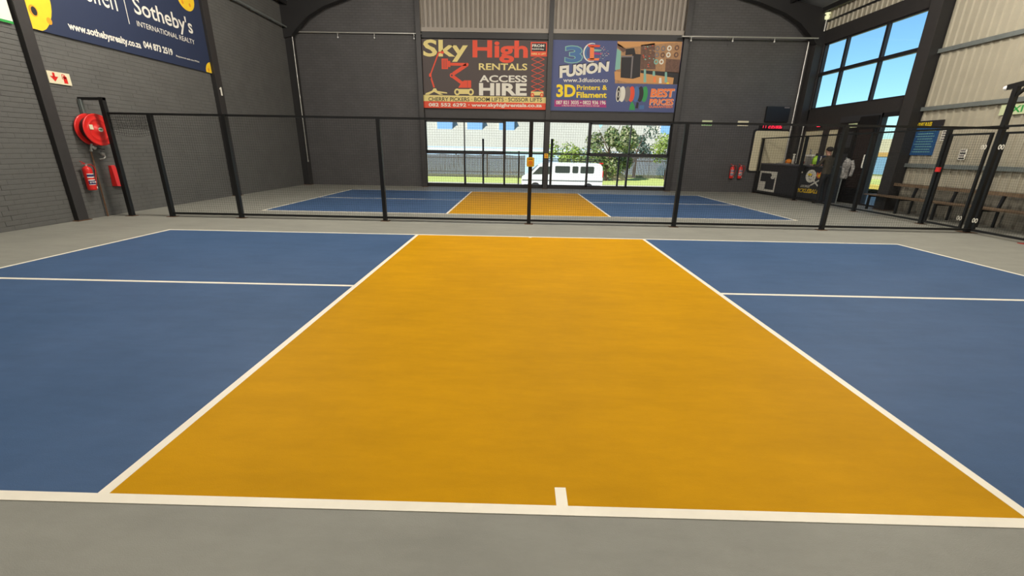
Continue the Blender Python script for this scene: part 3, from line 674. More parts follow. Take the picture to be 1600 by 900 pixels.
    for i, (u, m) in enumerate(((1085, m_bgrn), (1040, m_bblack), (995, m_bblue), (945, m_bred), (900, m_bgrey), (845, m_bwhite), (805, m_bblack))):
        c = T(u, 668); disc(g, P, c[0], c[1], .115 if i < 6 else .09, .275, m, 3+i); 
        if i < 6: disc(g, P, c[0]-.05, c[1], .08, .24, m, 3.5+i)
    c = T(803, 668); ring(g, P, c[0], c[1], .09, .275, .03, m_bwhite, 11, 20); ring(g, P, c[0], c[1], .05, .12, .02, m_bwhite, 11, 12)
    PG(g, [(950, 742), (975, 790), (982, 842), (918, 842), (928, 790)], m_bgrn, 9); PG(g, [(1000, 755), (1022, 760), (1012, 825), (985, 820)], m_bblack, 9); PG(g, [(1030, 790), (1080, 788), (1078, 832), (1028, 834)], m_bblue, 9)
    g.build('spool_picture', r)
    L = LB()
    for o, m, k in ((3, m_bwhite, 2), (0, m_bor, 4)):
        text(L, P, 'BEST', Q(1143+o, 606+o, 1408+o, 700+o), m, k, .05, .15); text(L, P, 'PRICES', Q(1132+o, 716+o, 1393+o, 784+o), m, k, .04, .15)
    text(L, P, 'GUARANTEED!', Q(1130, 790, 1385, 818), m_bor, 4, .03, .15); L.build('lettering', r)
B2()
def B1():   # navy banner on the left wall
    r = thing('banner', (-8.94, 9.3, 3.4), 'large navy estate agency banner with yellow balls, high on the left brick wall', 'banner')
    xb = -8.955; P = XPR(xb)
    MB().box(xb-.02, xb, 6.98, 11.66, 3.395, 5.75, m_navy).build('sheet', r)
    L = LB(); tbox(L, P, 'www.sothebysrealty.co.za', 7.70, 9.34, 3.51, 3.69, m_bwhite, 2, .03); tbox(L, P, '044 873 2519', 9.42, 10.28, 3.585, 3.735, m_bwhite, 2, .035); tbox(L, P, 'Registered with the PPRA', 10.38, 11.19, 3.575, 3.625, m_bwhite, 2, .01); L.build('lettering', r)
    L = LB(); tbox(L, P, "Sotheby's", 9.38, 11.17, 4.16, 4.62, m_bwhite, 2, .012); tbox(L, P, 'INTERNATIONAL REALTY', 9.37, 11.15, 4.015, 4.125, m_bwhite, 2, .0); rect(L, P, 9.15, 9.168, 4.0, 4.75, m_bwhite, 2); tbox(L, P, 'Lew Geffen', 7.15, 8.94, 4.18, 4.62, m_bwhite, 2, .0); L.build('lettering', r)
    g = MB()
    def ballpic(g, cy, cz, rr, y0, y1, z0, z1, holes):
        pts = []
        for i in range(49):
            t = 2*math.pi*i/48; pts.append((min(max(cy+rr*math.cos(t), y0), y1), min(max(cz+rr*math.sin(t), z0), z1)))
        poly(g, P, pts, m_ballyel, 1)
        for (a, c, s) in holes:
            disc(g, P, a-.012, c, s*.75+.015, s+.015, m_ballor, 2, 16); disc(g, P, a, c, s*.62, s*.9, m_bblack if s > .06 else m_ballor, 3, 16)
    ballpic(g, 6.72, 3.98, .76, 6.985, 7.7, 3.40, 4.8, [(7.13, 3.70, .08), (7.37, 3.60, .045), (7.27, 3.99, .06)])
    g.build('ball_picture', r)
    g = MB(); ballpic(g, 11.12, 5.10, .31, 10.8, 11.45, 4.7, 5.45, [(11.0, 4.95, .03), (11.25, 4.95, .03)]); g.build('ball_picture', r)
    g = MB(); ballpic(g, 11.66, 3.42, .26, 11.36, 11.655, 3.40, 3.70, [(11.52, 3.47, .03)]); g.build('ball_picture', r)
B1()
r = thing('banner', (-8.95, 6.0, 3.4), 'white banner with a green lower border at the upper left edge of the picture', 'banner')
MB().box(-8.98, -8.955, 5.0, 6.72, 3.39, 5.2, m_bwhite).build('sheet', r); MB().box(-8.954, -8.95, 5.0, 6.72, 3.39, 3.43, m_green).build('border', r)

# ================================================================== LEFT WALL EQUIPMENT
t = thing('fire_sign', (-8.98, 7.26, 2.52), 'small cream wall sign with a red arrow and red extinguisher symbol', 'sign')
MB().box(-8.99, -8.97, 7.05, 7.47, 2.525, 2.735, m_sign).build('plate', t)
q = MB(); P = XPR(-8.97); rect(q, P, 7.145, 7.185, 2.64, 2.715, m_red, 1); poly(q, P, [(7.09, 2.65), (7.165, 2.56), (7.24, 2.65)][::-1], m_red, 1); q.build('arrow_symbol', t)
q = MB(); rect(q, P, 7.33, 7.40, 2.55, 2.66, m_red, 1); disc(q, P, 7.365, 2.66, .035, .025, m_red, 1); rect(q, P, 7.355, 7.375, 2.68, 2.70, m_red, 1); stroke(q, P, [(7.365, 2.70), (7.32, 2.705), (7.31, 2.62)], .012, m_red, 1); q.build('extinguisher_symbol', t)
# hose reel
t = thing('fire_hose_reel', (-8.8, 7.55, 1.72), 'big round red fire hose reel on the left wall', 'hose reel')
c = Vector((-8.97, 7.55, 1.73)); ax = (1, -.05, 0)
MB().lathe(c, ax, [(0, .0), (.10, 0), (.10, .22)], m_red2, 20).build('hub', t)
MB().lathe(c, ax, [(.20, .035), (.285, .03), (.305, .035), (.305, .05), (.285, .055), (0.02, .06)], m_red, 36).build('rear_disc', t)
MB().lathe(c, ax, [(.23, .06), (.25, .10), (.25, .17), (.23, .205)], m_black, 32).build('hose', t, 'black coiled hose between the discs')
MB().lathe(c, ax, [(.02, .205), (.27, .21), (.295, .205), (.305, .215), (.305, .228), (.29, .235), (.275, .228), (.21, .232), (.20, .240), (.19, .232), (.09, .236), (.08, .25), (0, .252)], m_red, 40).build('front_disc', t)
q = MB(); P = XPR(-8.718); disc(q, P, 7.55, 1.735, .062, .055, m_bwhite, 1); rect(q, P, 7.505, 7.585, 1.725, 1.745, m_green, 2); ring(q, P, 7.55, 1.735, .062, .055, .012, m_red, 2); q.build('round_label', t, 'round white label')
q = MB(); P = XPR(-8.735); rect(q, P, 7.345, 7.42, 1.73, 1.82, m_sign, 1); q.build('square_label', t, 'square cream label')
t = thing('water_pipe', (-8.96, 7.45, 0), 'thin rusty water pipe running from the floor up to the hose reel', 'pipe')
MB().cyl((-8.955, 7.44, 0), (-8.955, 7.46, 1.36), .014, m_rust, 10).build('riser', t)
q = MB(); q.cyl((-8.955, 7.46, 1.32), (-8.90, 7.46, 1.46), .02, m_galv, 10); q.ball((-8.90, 7.50, 1.39), .045, m_galv, 12, (.6, 1, 1)); q.cyl((-8.93, 7.42, 1.33), (-8.89, 7.42, 1.33), .02, m_galv, 10); q.build('valve', t)
q = MB(); q.tube([(-8.93, 7.6, 1.37), (-8.93, 7.72, 1.35), (-8.93, 7.74, 1.35)], .008, m_black); q.build('lever', t)
q = MB(); q.ball((-8.92, 7.66, 1.27), .04, m_galv, 12); q.tube([(-8.92, 7.68, 1.27), (-8.92, 7.70, 1.20), (-8.92, 7.66, 1.17), (-8.92, 7.56, 1.16)], .014, m_galv); q.build('nozzle', t)
def extinguisher(loc, rot, label, group=None, scale=1.0):
    t = thing('fire_extinguisher', loc, label, 'fire extinguisher', group); t.rotation_euler = (0, 0, rot)
    def B(q, n, l=None): q.v = [tuple(Vector(v)*scale+Vector(loc)) for v in q.v]; return q.build(n, t, l)
    B(MB().lathe((0, .10, 0), (0, 0, 1), [(0, 0), (.06, .002), (.072, .012), (.075, .03), (.075, .40), (.07, .43), (.05, .455), (.025, .465), (.022, .48)], m_red, 24), 'cylinder')
    q = MB()
    def band(z0, z1, m, k):
        rr = .0752+.0004*k; v = []
        n = 14
        for i in range(n+1):
            a = math.radians(25+130*i/n); v += [(rr*math.cos(a), .10+rr*math.sin(a), z0), (rr*math.cos(a), .10+rr*math.sin(a), z1)]
        q.add(v, [(2*i, 2*i+2, 2*i+3, 2*i+1) for i in range(n)], m, True)
    band(.11, .33, m_bwhite, 1); band(.27, .315, m_ink, 2); band(.215, .25, m_red, 2); band(.12, .195, m_ink, 2)
    for i in range(6): a = math.radians(45+18*i); c = (.077*math.cos(a), .10+.077*math.sin(a)); q.box(c[0]-.006, c[0]+.006, c[1]-.004, c[1]+.004, .145+.01*(i % 2), .175, m_bwhite)
    B(q, 'label', 'white and navy printed label')
    B(MB().cyl((0, .10, .47), (0, .10, .515), .02, m_galv, 12).tube([(0, .10, .50), (0, .13, .51)], .01, m_galv), 'valve')
    B(MB().bar((0, .09, .52), (.11, .12, .565), .02, .008, m_red).bar((0, .09, .51), (.10, .12, .52), .02, .008, m_red), 'handle')
    pts = [(-.02, .10, .50), (-.09, .11, .50), (-.14, .12, .46), (-.15, .12, .38), (-.12, .12, .26), (-.085, .13, .14), (-.075, .13, .06)]
    B(MB().tube(pts, .011, m_red2, 8), 'hose'); B(MB().cyl((-.075, .13, .07), (-.07, .13, .03), .014, m_bwhite, 8), 'nozzle')
    B(MB().box(-.03, .03, 0, .03, .25, .42, m_galv), 'wall_hook')
    return t
extinguisher((-8.995, 7.21, .56), math.radians(-90), 'red fire extinguisher with hose, on the left wall below the hose reel', scale=1.0)
extinguisher((8.33, YB-.002, .55), math.radians(180), 'left of the two red fire extinguishers on the back wall', 'extinguishers on the back wall', 1.0)
extinguisher((8.66, YB-.002, .55), math.radians(180), 'right of the two red fire extinguishers on the back wall', 'extinguishers on the back wall', 1.0)
t = thing('key_box', (-8.95, 7.86, .58), 'tapered red holder on the left wall half behind the fence end post', 'holder')
q = MB(); q.add([(-8.99, 7.76, .60), (-8.99, 8.0, .58), (-8.88, 8.0, .58), (-8.88, 7.76, .60), (-8.99, 7.79, 1.02), (-8.99, 7.87, 1.03), (-8.93, 7.87, 1.03), (-8.93, 7.79, 1.02)], [(0, 3, 2, 1), (4, 5, 6, 7), (0, 1, 5, 4), (1, 2, 6, 5), (2, 3, 7, 6), (3, 0, 4, 7)], m_red); q.build('shell', t)
MB().ball((-8.878, 7.90, .64), .014, m_bwhite, 8).build('screw', t)

# ---- small boxes with red button
def ybox(x, y, z, s, label):
    t = thing('switch_box', (x, y, z), label, 'switch box', 'yellow switch boxes')
    q = MB(); slab(q, YD(y), rrect(x-.075*s, x+.075*s, z, z+.18*s, .02), 0, .05, m_yplast); q.build('housing', t)
    MB().cyl((x, y-.05, z+.075*s), (x, y-.075, z+.075*s), .042*s, m_orange, 16).build('button', t); MB().box(x-.04*s, x+.04*s, y-.053, y-.05, z+.14*s, z+.155*s, m_bblack).build('marking', t)
ybox(0.0, FY(0)-.038, 1.17, 1.0, 'yellow switch box with an orange button on the middle fence post')
ybox(.835, 16.17, 1.20, 1.0, 'smaller looking yellow switch box on the steel post between the back windows')

# ================================================================== BACK WALL ITEMS
t = thing('television', (9.68, YB-.1, 2.7), 'black flat television mounted high on the back wall above the bar', 'television')
MB().box(9.25, 10.14, YB-.12, YB-.06, 2.70, 3.25, m_black).build('casing', t)
MB().box(9.28, 10.11, YB-.123, YB-.12, 2.73, 3.22, mat('screen_black', (.004, .004, .006), .45)).build('screen', t); MB().box(9.9, 10.1, YB-.126, YB-.123, 3.19, 3.23, m_bgrey).build('sticker', t)
MB().box(9.6, 9.8, YB-.06, YB, 2.9, 3.05, m_dark).build('wall_bracket', t)
t = thing('scoreboard', (9.55, YB-.05, 2.45), 'thin black digital clock with red glowing digits below the television', 'display')
MB().box(9.12, 10.0, YB-.06, YB, 2.44, 2.60, m_black).build('casing', t)
q = MB()
def digit(x, z, w, h, on):
    q = MB()
    sg = {'a': (x, x+w, z+h-.018, z+h), 'd': (x, x+w, z, z+.018), 'g': (x, x+w, z+h/2-.009, z+h/2+.009), 'f': (x, x+.018, z+h/2, z+h), 'b': (x+w-.018, x+w, z+h/2, z+h), 'e': (x, x+.018, z, z+h/2), 'c': (x+w-.018, x+w, z, z+h/2)}
    for k in on: a, c, e, g = sg[k]; q.box(a, c, YB-.064, YB-.06, e, g, m_led)
    q.build('digit', t)
digit(9.22, 2.47, .05, .1, 'bc'); digit(9.32, 2.47, .05, .1, 'bc'); 
for i, x in enumerate((9.46, 9.55, 9.64, 9.74, 9.83, 9.91)): digit(x, 2.465, .07, .115, ['abged', 'abgcd', 'afgcd', 'abcdefg', 'abcdef', 'afgedc'][i])

t = thing('exit_sign', (7.07, YB-.03, 2.5), 'small green and white exit sign on the back wall above the fence rail', 'sign')
MB().box(6.88, 7.27, YB-.03, YB, 2.52, 2.72, m_glow).build('plate', t); q = MB(); P = YP(YB-.03); rect(q, P, 6.9, 7.25, 2.54, 2.64, m_green, 1); tbox(q, P, 'EXIT', 6.95, 7.2, 2.555, 2.625, m_glow, 2, .02); q.build('symbol', t)
t = thing('notice_sign', (8.47, YB-.03, 2.5), 'small cream notice plate on the back wall between the exit sign and the television', 'sign')
MB().box(8.27, 8.68, YB-.03, YB, 2.53, 2.72, m_sign).build('plate', t); q = MB(); rect(q, P, 8.30, 8.65, 2.60, 2.65, m_bgrey, 1); q.build('print', t)
t = thing('emergency_lamp', (10.6, 16.0, 5.75), 'small white lamp on a short stem at the top of the far right corner', 'lamp')
MB().cyl((10.60, 16.0, 5.72), (10.60, 16.0, 6.1), .03, m_galv, 10).build('stem', t); MB().lathe((10.60, 16.0, 6.08), (0, 0, 1), [(.03, 0), (.07, .03), (.08, .12), (.03, .16), (.09, .19), (.09, .22), (0, .23)], mat('lamp_lens', (.75, .78, .5), .3, emit=(1, 1, .6, .5)), 16).build('lens', t)

# ================================================================== RIGHT SIDE
t = thing('door_sign', (XR-.02, 13.5, 2.42), 'small pale green sign at the top of the black entrance doors', 'sign')
MB().box(XR-.065, XR-.05, 13.34, 13.70, 2.37, 2.50, m_glow).build('plate', t); q = MB(); q.box(XR-.069, XR-.065, 13.40, 13.64, 2.41, 2.465, m_green); q.build('symbol', t)
t = thing('indicator_lamp', (XR-.03, 15.2, 2.46), 'small red indicator lamp above the cream blinds in the far right corner', 'lamp')
MB().box(XR-.04, XR-.001, 15.10, 15.34, 2.46, 2.58, m_black).build('housing', t); MB().box(XR-.045, XR-.04, 15.13, 15.31, 2.48, 2.56, m_led).build('lens', t)
t = thing('exit_sign', (10.655, 8.85, 2.42), 'pale glowing EXIT sign on the beige cladding at the right edge', 'sign')
MB().box(10.655, 10.685, 8.35, 9.12, 2.42, 2.64, m_glow).build('plate', t); q = MB(); P = XPL(10.655); text(q, P, 'EXIT', [(8.98, 2.46), (8.50, 2.46), (8.50, 2.60), (8.98, 2.60)], m_green, 2, .02); q.build('lettering', t)
t = thing('rules_board', (10.60, 10.8, 1.55), 'blue notice board with rows of pale text and a yellow header, on the beige cladding', 'board')
P = XPL(10.665)
MB().box(10.667, 10.687, 10.46, 11.14, 1.54, 2.27, m_boardblue).build('board', t); MB().box(10.667, 10.687, 10.40, 11.20, 2.27, 2.42, m_bblack).build('header', t)
q = MB(); text(q, P, 'COURT RULES', [(11.18, 2.28), (10.72, 2.28), (10.72, 2.38), (11.18, 2.38)], m_byel, 1, .03)
for i in range(9): a = 11.08-.03*(i % 3); q.box(10.663, 10.667, 10.54+.04*(i % 2), a, 1.62+i*.066, 1.635+i*.066, m_bteal)
q.build('lettering', t)
for yy, zz, m2, lab in ((10.28, 1.90, m_bgrey, 'white printed paper on the cladding beside the blue board'), (9.66, 1.44, m_bblack, 'black and white printed sheet on the cladding behind the gate')):
    t = thing('poster', (10.6, yy, zz), lab, 'poster'); MB().box(10.675, 10.687, yy-.09, yy+.09, zz, zz+.26, m_bwhite).build('sheet', t)
    q = MB()
    for i in range(4): q.box(10.672, 10.675, yy-.07+.02*(i % 2), yy+.07, zz+.02+i*.06, zz+.055+i*.06, m2 if i % 2 == 0 else m_bgrey)
    q.build('print', t)
t = thing('slatted_bench', (10.35, 9.3, 0), 'long wooden bench on black steel frames along the beige right wall', 'bench')
for y in (11.42, 10.42, 9.34, 8.26, 7.2):
    q = MB(); q.bar((10.12, y, 0), (10.12, y, .39), .05, .05, m_black); q.bar((10.10, y, .38), (10.50, y, .38), .05, .05, m_black); q.bar((10.47, y, .38), (10.53, y, .74), .05, .05, m_black, up=(0, 1, 0)); q.bar((10.50, y, 0), (10.50, y, .38), .04, .04, m_black)
    q.build('frame', t)
for x in (10.14, 10.28, 10.42): MB().box(x-.06, x+.06, 6.9, 11.6, .405, .435, m_benchwood).build('seat_plank', t)
MB().box(10.48, 10.51, 6.9, 11.6, .70, .78, m_benchwood).build('back_plank', t)
# bar counter
t = thing('bar_counter', (9.8, 14.4, 0), 'black bar counter with the PICKLEBALL logo behind the walkway fence', 'counter')
MB().box(9.42, 9.48, 12.95, 16.3, 0, 1.12, m_counter).build('front_panel', t)
MB().box(9.48, 10.1, 12.95, 13.01, 0, 1.12, m_counter).build('end_panel', t)
MB().box(9.38, 10.12, 12.90, 16.25, 1.12, 1.165, m_ctop).build('countertop', t)
MB().box(9.40, 9.42, 12.95, 16.3, 0.0, .09, m_black).build('kickboard', t)
q = MB(); P = XPL(9.42)
def lg(u, v): return (14.0-(u-160)*.0020, 1.0-(v-215)*.00116)
c = lg(430, 370); disc(q, P, *c, .24, .21, m_bwhite, 2)
for i in range(9): 
    a = i*.7; disc(q, P, c[0]+.14*math.cos(a)*(.5+.5*(i % 2)), c[1]+.12*math.sin(a), .018, .022, m_bgrey, 3, 10)
disc(q, P, c[0]+.06, c[1]+.05, .10, .04, m_byel, 3, 16); disc(q, P, c[0]+.09, c[1]-.0, .03, .02, m_bblack, 4, 10); disc(q, P, c[0]-.02, c[1]-.0, .03, .02, m_bblack, 4, 10)
q.build('ball_emblem', t); q = MB(); stroke(q, P, [lg(390, 520), lg(470, 525), lg(540, 480)], .03, m_bwhite, 3)
q.build('smile_line', t); q = MB(); poly(q, P, [lg(545, 350), lg(560, 240), lg(590, 290), lg(650, 215), lg(660, 320), lg(680, 400), lg(600, 420)], m_bor, 2); poly(q, P, [lg(580, 360), lg(600, 290), lg(640, 330), lg(620, 390)], m_byel, 3)
q.build('flame_emblem', t); q = MB(); stroke(q, P, [lg(470, 620), lg(640, 460)], .05, m_bwhite, 3); stroke(q, P, [lg(640, 630), lg(500, 470)], .05, m_bwhite, 3)
q.build('crossed_paddles', t)
q = MB(); text(q, P, 'GEORGE', [(13.85, .43), (13.40, .45), (13.38, .53), (13.83, .51)], m_bwhite, 2, .02, .25); q.build('lettering', t)
q = MB(); text(q, P, 'PICKLEBALL', [(14.02, .25), (12.98, .28), (12.97, .42), (14.0, .39)], m_ballyel, 2, .03, .2); q.build('lettering', t)
q = MB(); rect(q, P, 15.2, 16.24, .12, .87, m_bwhite, 1)
poly(q, P, [(15.28, .20), (15.80, .20), (15.80, .48), (16.15, .48), (16.15, .80), (15.55, .80), (15.45, .68), (15.28, .66)], m_counter, 2); disc(q, P, 15.42, .66, .12, .06, m_bwhite, 3); q.build('panel_graphic', t, 'white framed graphic panel at the far end')
t.rotation_euler = (0, 0, .07); t.location.x += .13
# things on the counter
def item(name, label, cat, loc, mk, group=None):
    t = thing(name, loc, label, cat, group); mk(t, Vector(loc)); t.scale = (1.15, 1.15, 1.3) if name not in ('paddle_poster', 'sauce_bottle') else (1, 1, 1); return t
ZC = 1.165
def mk(t, p):
    MB().box(p.x-.13, p.x+.13, p.y-.28, p.y+.28, p.z, p.z+.025, m_galv).build('base', t)
    q = MB()
    for i in range(7): q.cyl((p.x-.1, p.y-.24+i*.08, p.z+.02), (p.x+.1, p.y-.24+i*.08, p.z+.1), .006, m_galv, 6)
    q.build('wire_rack', t)
item('wire_tray', 'grey wire tray on the far end of the bar counter', 'tray', (9.72, 15.2, ZC), mk)
def mk(t, p):
    MB().lathe(p, (0, 0, 1), [(0, 0), (.04, 0), (.04, .16), (.03, .2), (.03, .24), (0, .24)], m_bwhite, 14).build('bottle_body', t); MB().lathe(p+Vector((0, 0, .24)), (0, 0, 1), [(.032, 0), (.032, .05), (.02, .05), (.02, .08), (.045, .085), (.045, .12), (0, .13)], m_bwhite, 14).build('pump', t)
item('sauce_bottle', 'white bottle with pump on the bar counter beside the orange bag', 'bottle', (9.72, 14.75, ZC), mk)
def mk(t, p):
    q = MB(); q.ball(p+Vector((0, 0, .07)), .1, m_orange, 10, (.8, 1.3, .7)); q.build('bag', t)
item('snack_bag', 'small orange bag lying on the bar counter', 'bag', (9.70, 14.98, ZC), mk)
def mk(t, p):
    MB().box(p.x-.06, p.x+.06, p.y-.14, p.y+.14, p.z, p.z+.22, m_galv).build('case', t); MB().box(p.x-.08, p.x+.08, p.y-.15, p.y+.15, p.z+.22, p.z+.27, m_bwhite).build('lid', t)
    MB().tube([p+Vector((0, .05, .27)), p+Vector((0, .05, .36)), p+Vector((-.05, 0, .38)), p+Vector((-.05, -.04, .33))], .018, m_chrome).build('spout', t)
item('drink_dispenser', 'grey drink dispenser with a chrome spout on the bar counter', 'dispenser', (9.80, 13.95, ZC), mk)
def mk(t, p):
    MB().box(p.x, p.x+.015, p.y-.16, p.y+.16, p.z, p.z+.26, m_black).build('card', t); q = MB(); P = XPL(p.x); disc(q, P, p.y, p.z+.15, .05, .06, m_bgrey, 1); disc(q, P, p.y-.09, p.z+.03, .05, .025, m_bwhite, 1); disc(q, P, p.y+.09, p.z+.03, .05, .025, m_bwhite, 1); q.build('print', t)
item('paddle_poster', 'black card with a grey round emblem fixed to the counter edge below the drink dispenser', 'card', (9.505, 13.86, .90), mk)
m_lime = mat('lime_plastic', (.35, .62, .03), .35)
def mk(t, p):
    MB().lathe(p, (0, 0, 1), [(0, 0), (.06, 0), (.08, .06), (.08, .17), (.04, .22), (.025, .24)], m_lime, 16).build('jar', t); MB().cyl(p+Vector((0, 0, .24)), p+Vector((0, 0, .30)), .028, m_black, 10).build('cap', t)
item('lime_bottle', 'lime green bottle with a black cap on the bar counter', 'bottle', (9.80, 13.66, ZC), mk)
def mk(t, p):
    MB().box(p.x-.08, p.x+.08, p.y-.15, p.y+.15, p.z, p.z+.25, m_navy).build('carton', t); q = MB(); q.box(p.x-.082, p.x-.08, p.y-.02, p.y+.02, p.z+.02, p.z+.23, m_bwhite); q.build('print', t)
item('blue_carton', 'tall dark blue carton with a white stripe on the bar counter', 'carton', (9.85, 13.36, ZC), mk)
def mk(t, p): MB().ball(p+Vector((0, 0, .06)), .06, m_red2, 12).build('fruit_body', t); MB().cyl(p+Vector((0, 0, .11)), p+Vector((0, 0, .14)), .006, m_dark, 6).build('stalk', t)
item('red_ball', 'small dull red round object on the bar counter left of the drink dispenser', 'ball', (9.74, 14.25, ZC), mk)

# person at the end of the counter
def person():
    base = Vector((9.55, 12.62, 0))
    t = thing('person', base, 'person in dark olive jacket and black trousers leaning at the bar counter end', 'person')
    me = bpy.data.meshes.new('sk'); V = []; E = []; Rr = []
    def n(p, r, par=None):
        V.append(p); Rr.append(r)
        if par is not None: E.append((par, len(V)-1))
        return len(V)-1
    # local frame: +x right of the body, faces +y ; later rotated
    pel = n((0, 0, .95), .15); sp = n((0, .02, 1.12), .135, pel); ch = n((0, .05, 1.30), .165, sp); nk0 = n((0, .05, 1.44), .10, ch); nk = n((0, .07, 1.50), .055, nk0); h1 = n((0, .10, 1.58), .082, nk); h2 = n((0, .11, 1.66), .088, h1); n((0, .10, 1.715), .06, h2)
    n((0, .19, 1.615), .016, h1)
    for s in (-1, 1):
        hp = n((s*.10, 0, .90), .095, pel); kn = n((s*.11, .03, .50), .062, hp); an = n((s*.11, -.01, .09), .042, kn); n((s*.12, .10, .045), .038, an); n((s*.125, .17, .035), .03, len(V)-1)
        sh = n((s*.19, .05, 1.40), .062, ch); el_ = n((s*.26, .12, 1.16), .046, sh); wr_ = n((s*.18, .36, 1.18), .03, el_); hd = n((s*.16, .43, 1.19), .028, wr_)
        for k in range(4): f1 = n((s*(.185-.018*k), .475-.004*abs(k-1), 1.195), .010, hd); f2 = n((s*(.185-.018*k), .50-.004*abs(k-1), 1.19), .009, f1); n((s*(.185-.018*k), .515-.006*abs(k-1), 1.178), .008, f2)
        th = n((s*.125, .43, 1.19), .010, hd); n((s*.115, .46, 1.188), .009, th)
    me.from_pydata(V, E, []); o = bpy.data.objects.new('sk', me); COL.objects.link(o)
    md = o.modifiers.new('s', 'SKIN'); md.use_smooth_shade = True
    for i, sv in enumerate(me.skin_vertices[0].data): sv.radius = (Rr[i], Rr[i]*(.75 if i in (0, 1, 2, 3) else 1)); sv.use_root = (i == 0)
    sb = o.modifiers.new('u', 'SUBSURF'); sb.levels = 2; sb.render_levels = 2
    dg = bpy.context.evaluated_depsgraph_get(); dg.update(); m2 = bpy.data.meshes.new_from_object(o.evaluated_get(dg)); bpy.data.objects.remove(o)
    m2.name = 'body'
    mj = mat('olive_jacket', (.045, .036, .022), .8, noise=.2); mt = mat('black_trousers', (.008, .008, .010), .8); ms = mat('skin', (.42, .22, .15), .5); mh = mat('dark_hair', (.015, .011, .009), .6); mb_ = mat('dark_shoes', (.02, .02, .02), .5)
    for m in (mj, mt, ms, mb_): m2.materials.append(m)
    for p in m2.polygons:
        c = p.center; p.use_smooth = True
        p.material_index = 2 if (c.z > 1.475 or (c.y > .375 and c.z > 1.1)) else (3 if c.z < .085 else (1 if c.z < .93 else 0))
    rot = math.radians(12)
    b = bpy.data.objects.new('body', m2); COL.objects.link(b); b.parent = t; ROOT[b] = base
    t.rotation_euler = (0, 0, rot)
    def B(q, nm): q.v = [tuple(Vector(v)+base) for v in q.v]; return q.build(nm, t)
    B(MB().ball((0, .085, 1.675), .098, mh, 16, (.95, 1.05, .85)), 'hair'); 
    q = MB(); [q.ball((s*.032, .188, 1.648), .011, m_bblack, 8) for s in (-1, 1)]; B(q, 'eyes'); B(MB().bar((-.025, .19, 1.585), (.025, .19, 1.585), .01, .008, m_red2), 'mouth')
    q = MB(); [q.ball((s*.088, .10, 1.62), .024, ms, 8, (.5, .8, 1.2)) for s in (-1, 1)]; B(q, 'ears')
    q = MB(); q.lathe((0, .06, 1.40), (0, .1, 1), [(.10, 0), (.085, .04), (.075, .08), (.08, .085)], mj, 16); B(q, 'collar')
person()
# coat stand with patterned jacket
t = thing('coat_stand', (9.75, 12.20, 0), 'slim grey coat stand with a pale foot beside the person at the bar', 'coat stand')
MB().cyl((9.75, 12.20, .02), (9.75, 12.20, 1.45), .018, m_girt, 10).build('pole', t); MB().lathe((9.75, 12.20, 0), (0, 0, 1), [(0, 0), (.13, 0), (.12, .02), (.02, .03)], m_girt, 18).build('foot', t); MB().tube([(9.68, 12.14, 1.42), (9.75, 12.20, 1.38), (9.82, 12.26, 1.42)], .012, m_girt).build('hook_arm', t)
m_pat = mat('patterned_cloth', (.07, .06, .06), .8, noise=.5, nscale=14, col2=(.55, .53, .50))
t = thing('hanging_jacket', (9.77, 12.18, .82), 'grey and white patterned jacket hanging beside the person at the bar', 'jacket')
q = MB(); q.lathe((9.77, 12.16, .82), (0, 0, 1), [(.07, 0), (.10, .05), (.09, .25), (.11, .42), (.08, .54), (.03, .60)], m_pat, 14); q.build('cloth', t); MB().tube([(9.86, 12.10, 1.36), (9.91, 12.06, 1.15), (9.88, 12.06, .90)], .045, m_pat, 10).build('sleeve', t)

# ================================================================== OUTSIDE
GZ = -1.15
m_asph = mat('asphalt', (.30, .28, .25), .9, noise=.12, nscale=3); m_grass = mat('verge_grass', (.52, .58, .16), .9, noise=.35, nscale=6); m_pave = mat('concrete_paving', (.50, .46, .38), .9, noise=.1)
g = MB()
g.box(-45, 60, YB+.3, 22.5, GZ-.3, GZ+.3, m_pave); g.box(-45, 60, 22.5, 33.5, GZ-.3, GZ, m_asph); g.box(-45, 60, 33.5, 34.2, GZ-.3, GZ+.05, m_pave); g.box(-45, 60, 34.2, 90, GZ-.3, GZ+.02, m_grass)
o = g.build('outdoor_ground'); tag(o, kind='structure')
g = MB(); g.box(XR+.35, 60, YF, YB+.29, GZ, -.02, m_pave); g.box(17, 17.6, 5, 40, -.02, .16, mat('kerb_yellow', (.75, .58, .12), .7)); g.box(17.6, 60, YF, 40, -.02, .02, m_grass)
o = g.build('yard_ground'); tag(o, kind='structure')
# picket fence of slats
m_slat = mat('brown_slat', (.085, .068, .06), .8, noise=.3, nscale=8)
t = thing('slat_fence', (-6, 42, GZ), 'dark brown wooden slat fence behind the grass across the road', 'fence')
q = MB(); x = -22
while x < .2: q.box(x, x+.125, 42, 42.03, GZ+.05, GZ+2.15+.03*math.sin(x*3), m_slat); x += .15
q.build('slats', t, kind='stuff')
for z in (GZ+.5, GZ+1.8): MB().box(-22, .2, 42.03, 42.08, z, z+.08, m_slat).build('rail', t)
x = -22
while x < .3: MB().box(x-.06, x+.06, 42.05, 42.15, GZ, GZ+2.25, m_slat).build('post', t); x += 3.1
t = thing('slat_fence', (12, 45, GZ), 'dark fence behind the tree on the right side of the window view', 'fence')
q = MB(); x = 6.0
while x < 28: q.box(x, x+.12, 45.2, 45.23, GZ+.05, GZ+2.2, m_slat); x += .16
q.build('slats', t, kind='stuff'); MB().box(6, 28, 45.23, 45.3, GZ+1.7, GZ+1.8, m_slat).build('rail', t)
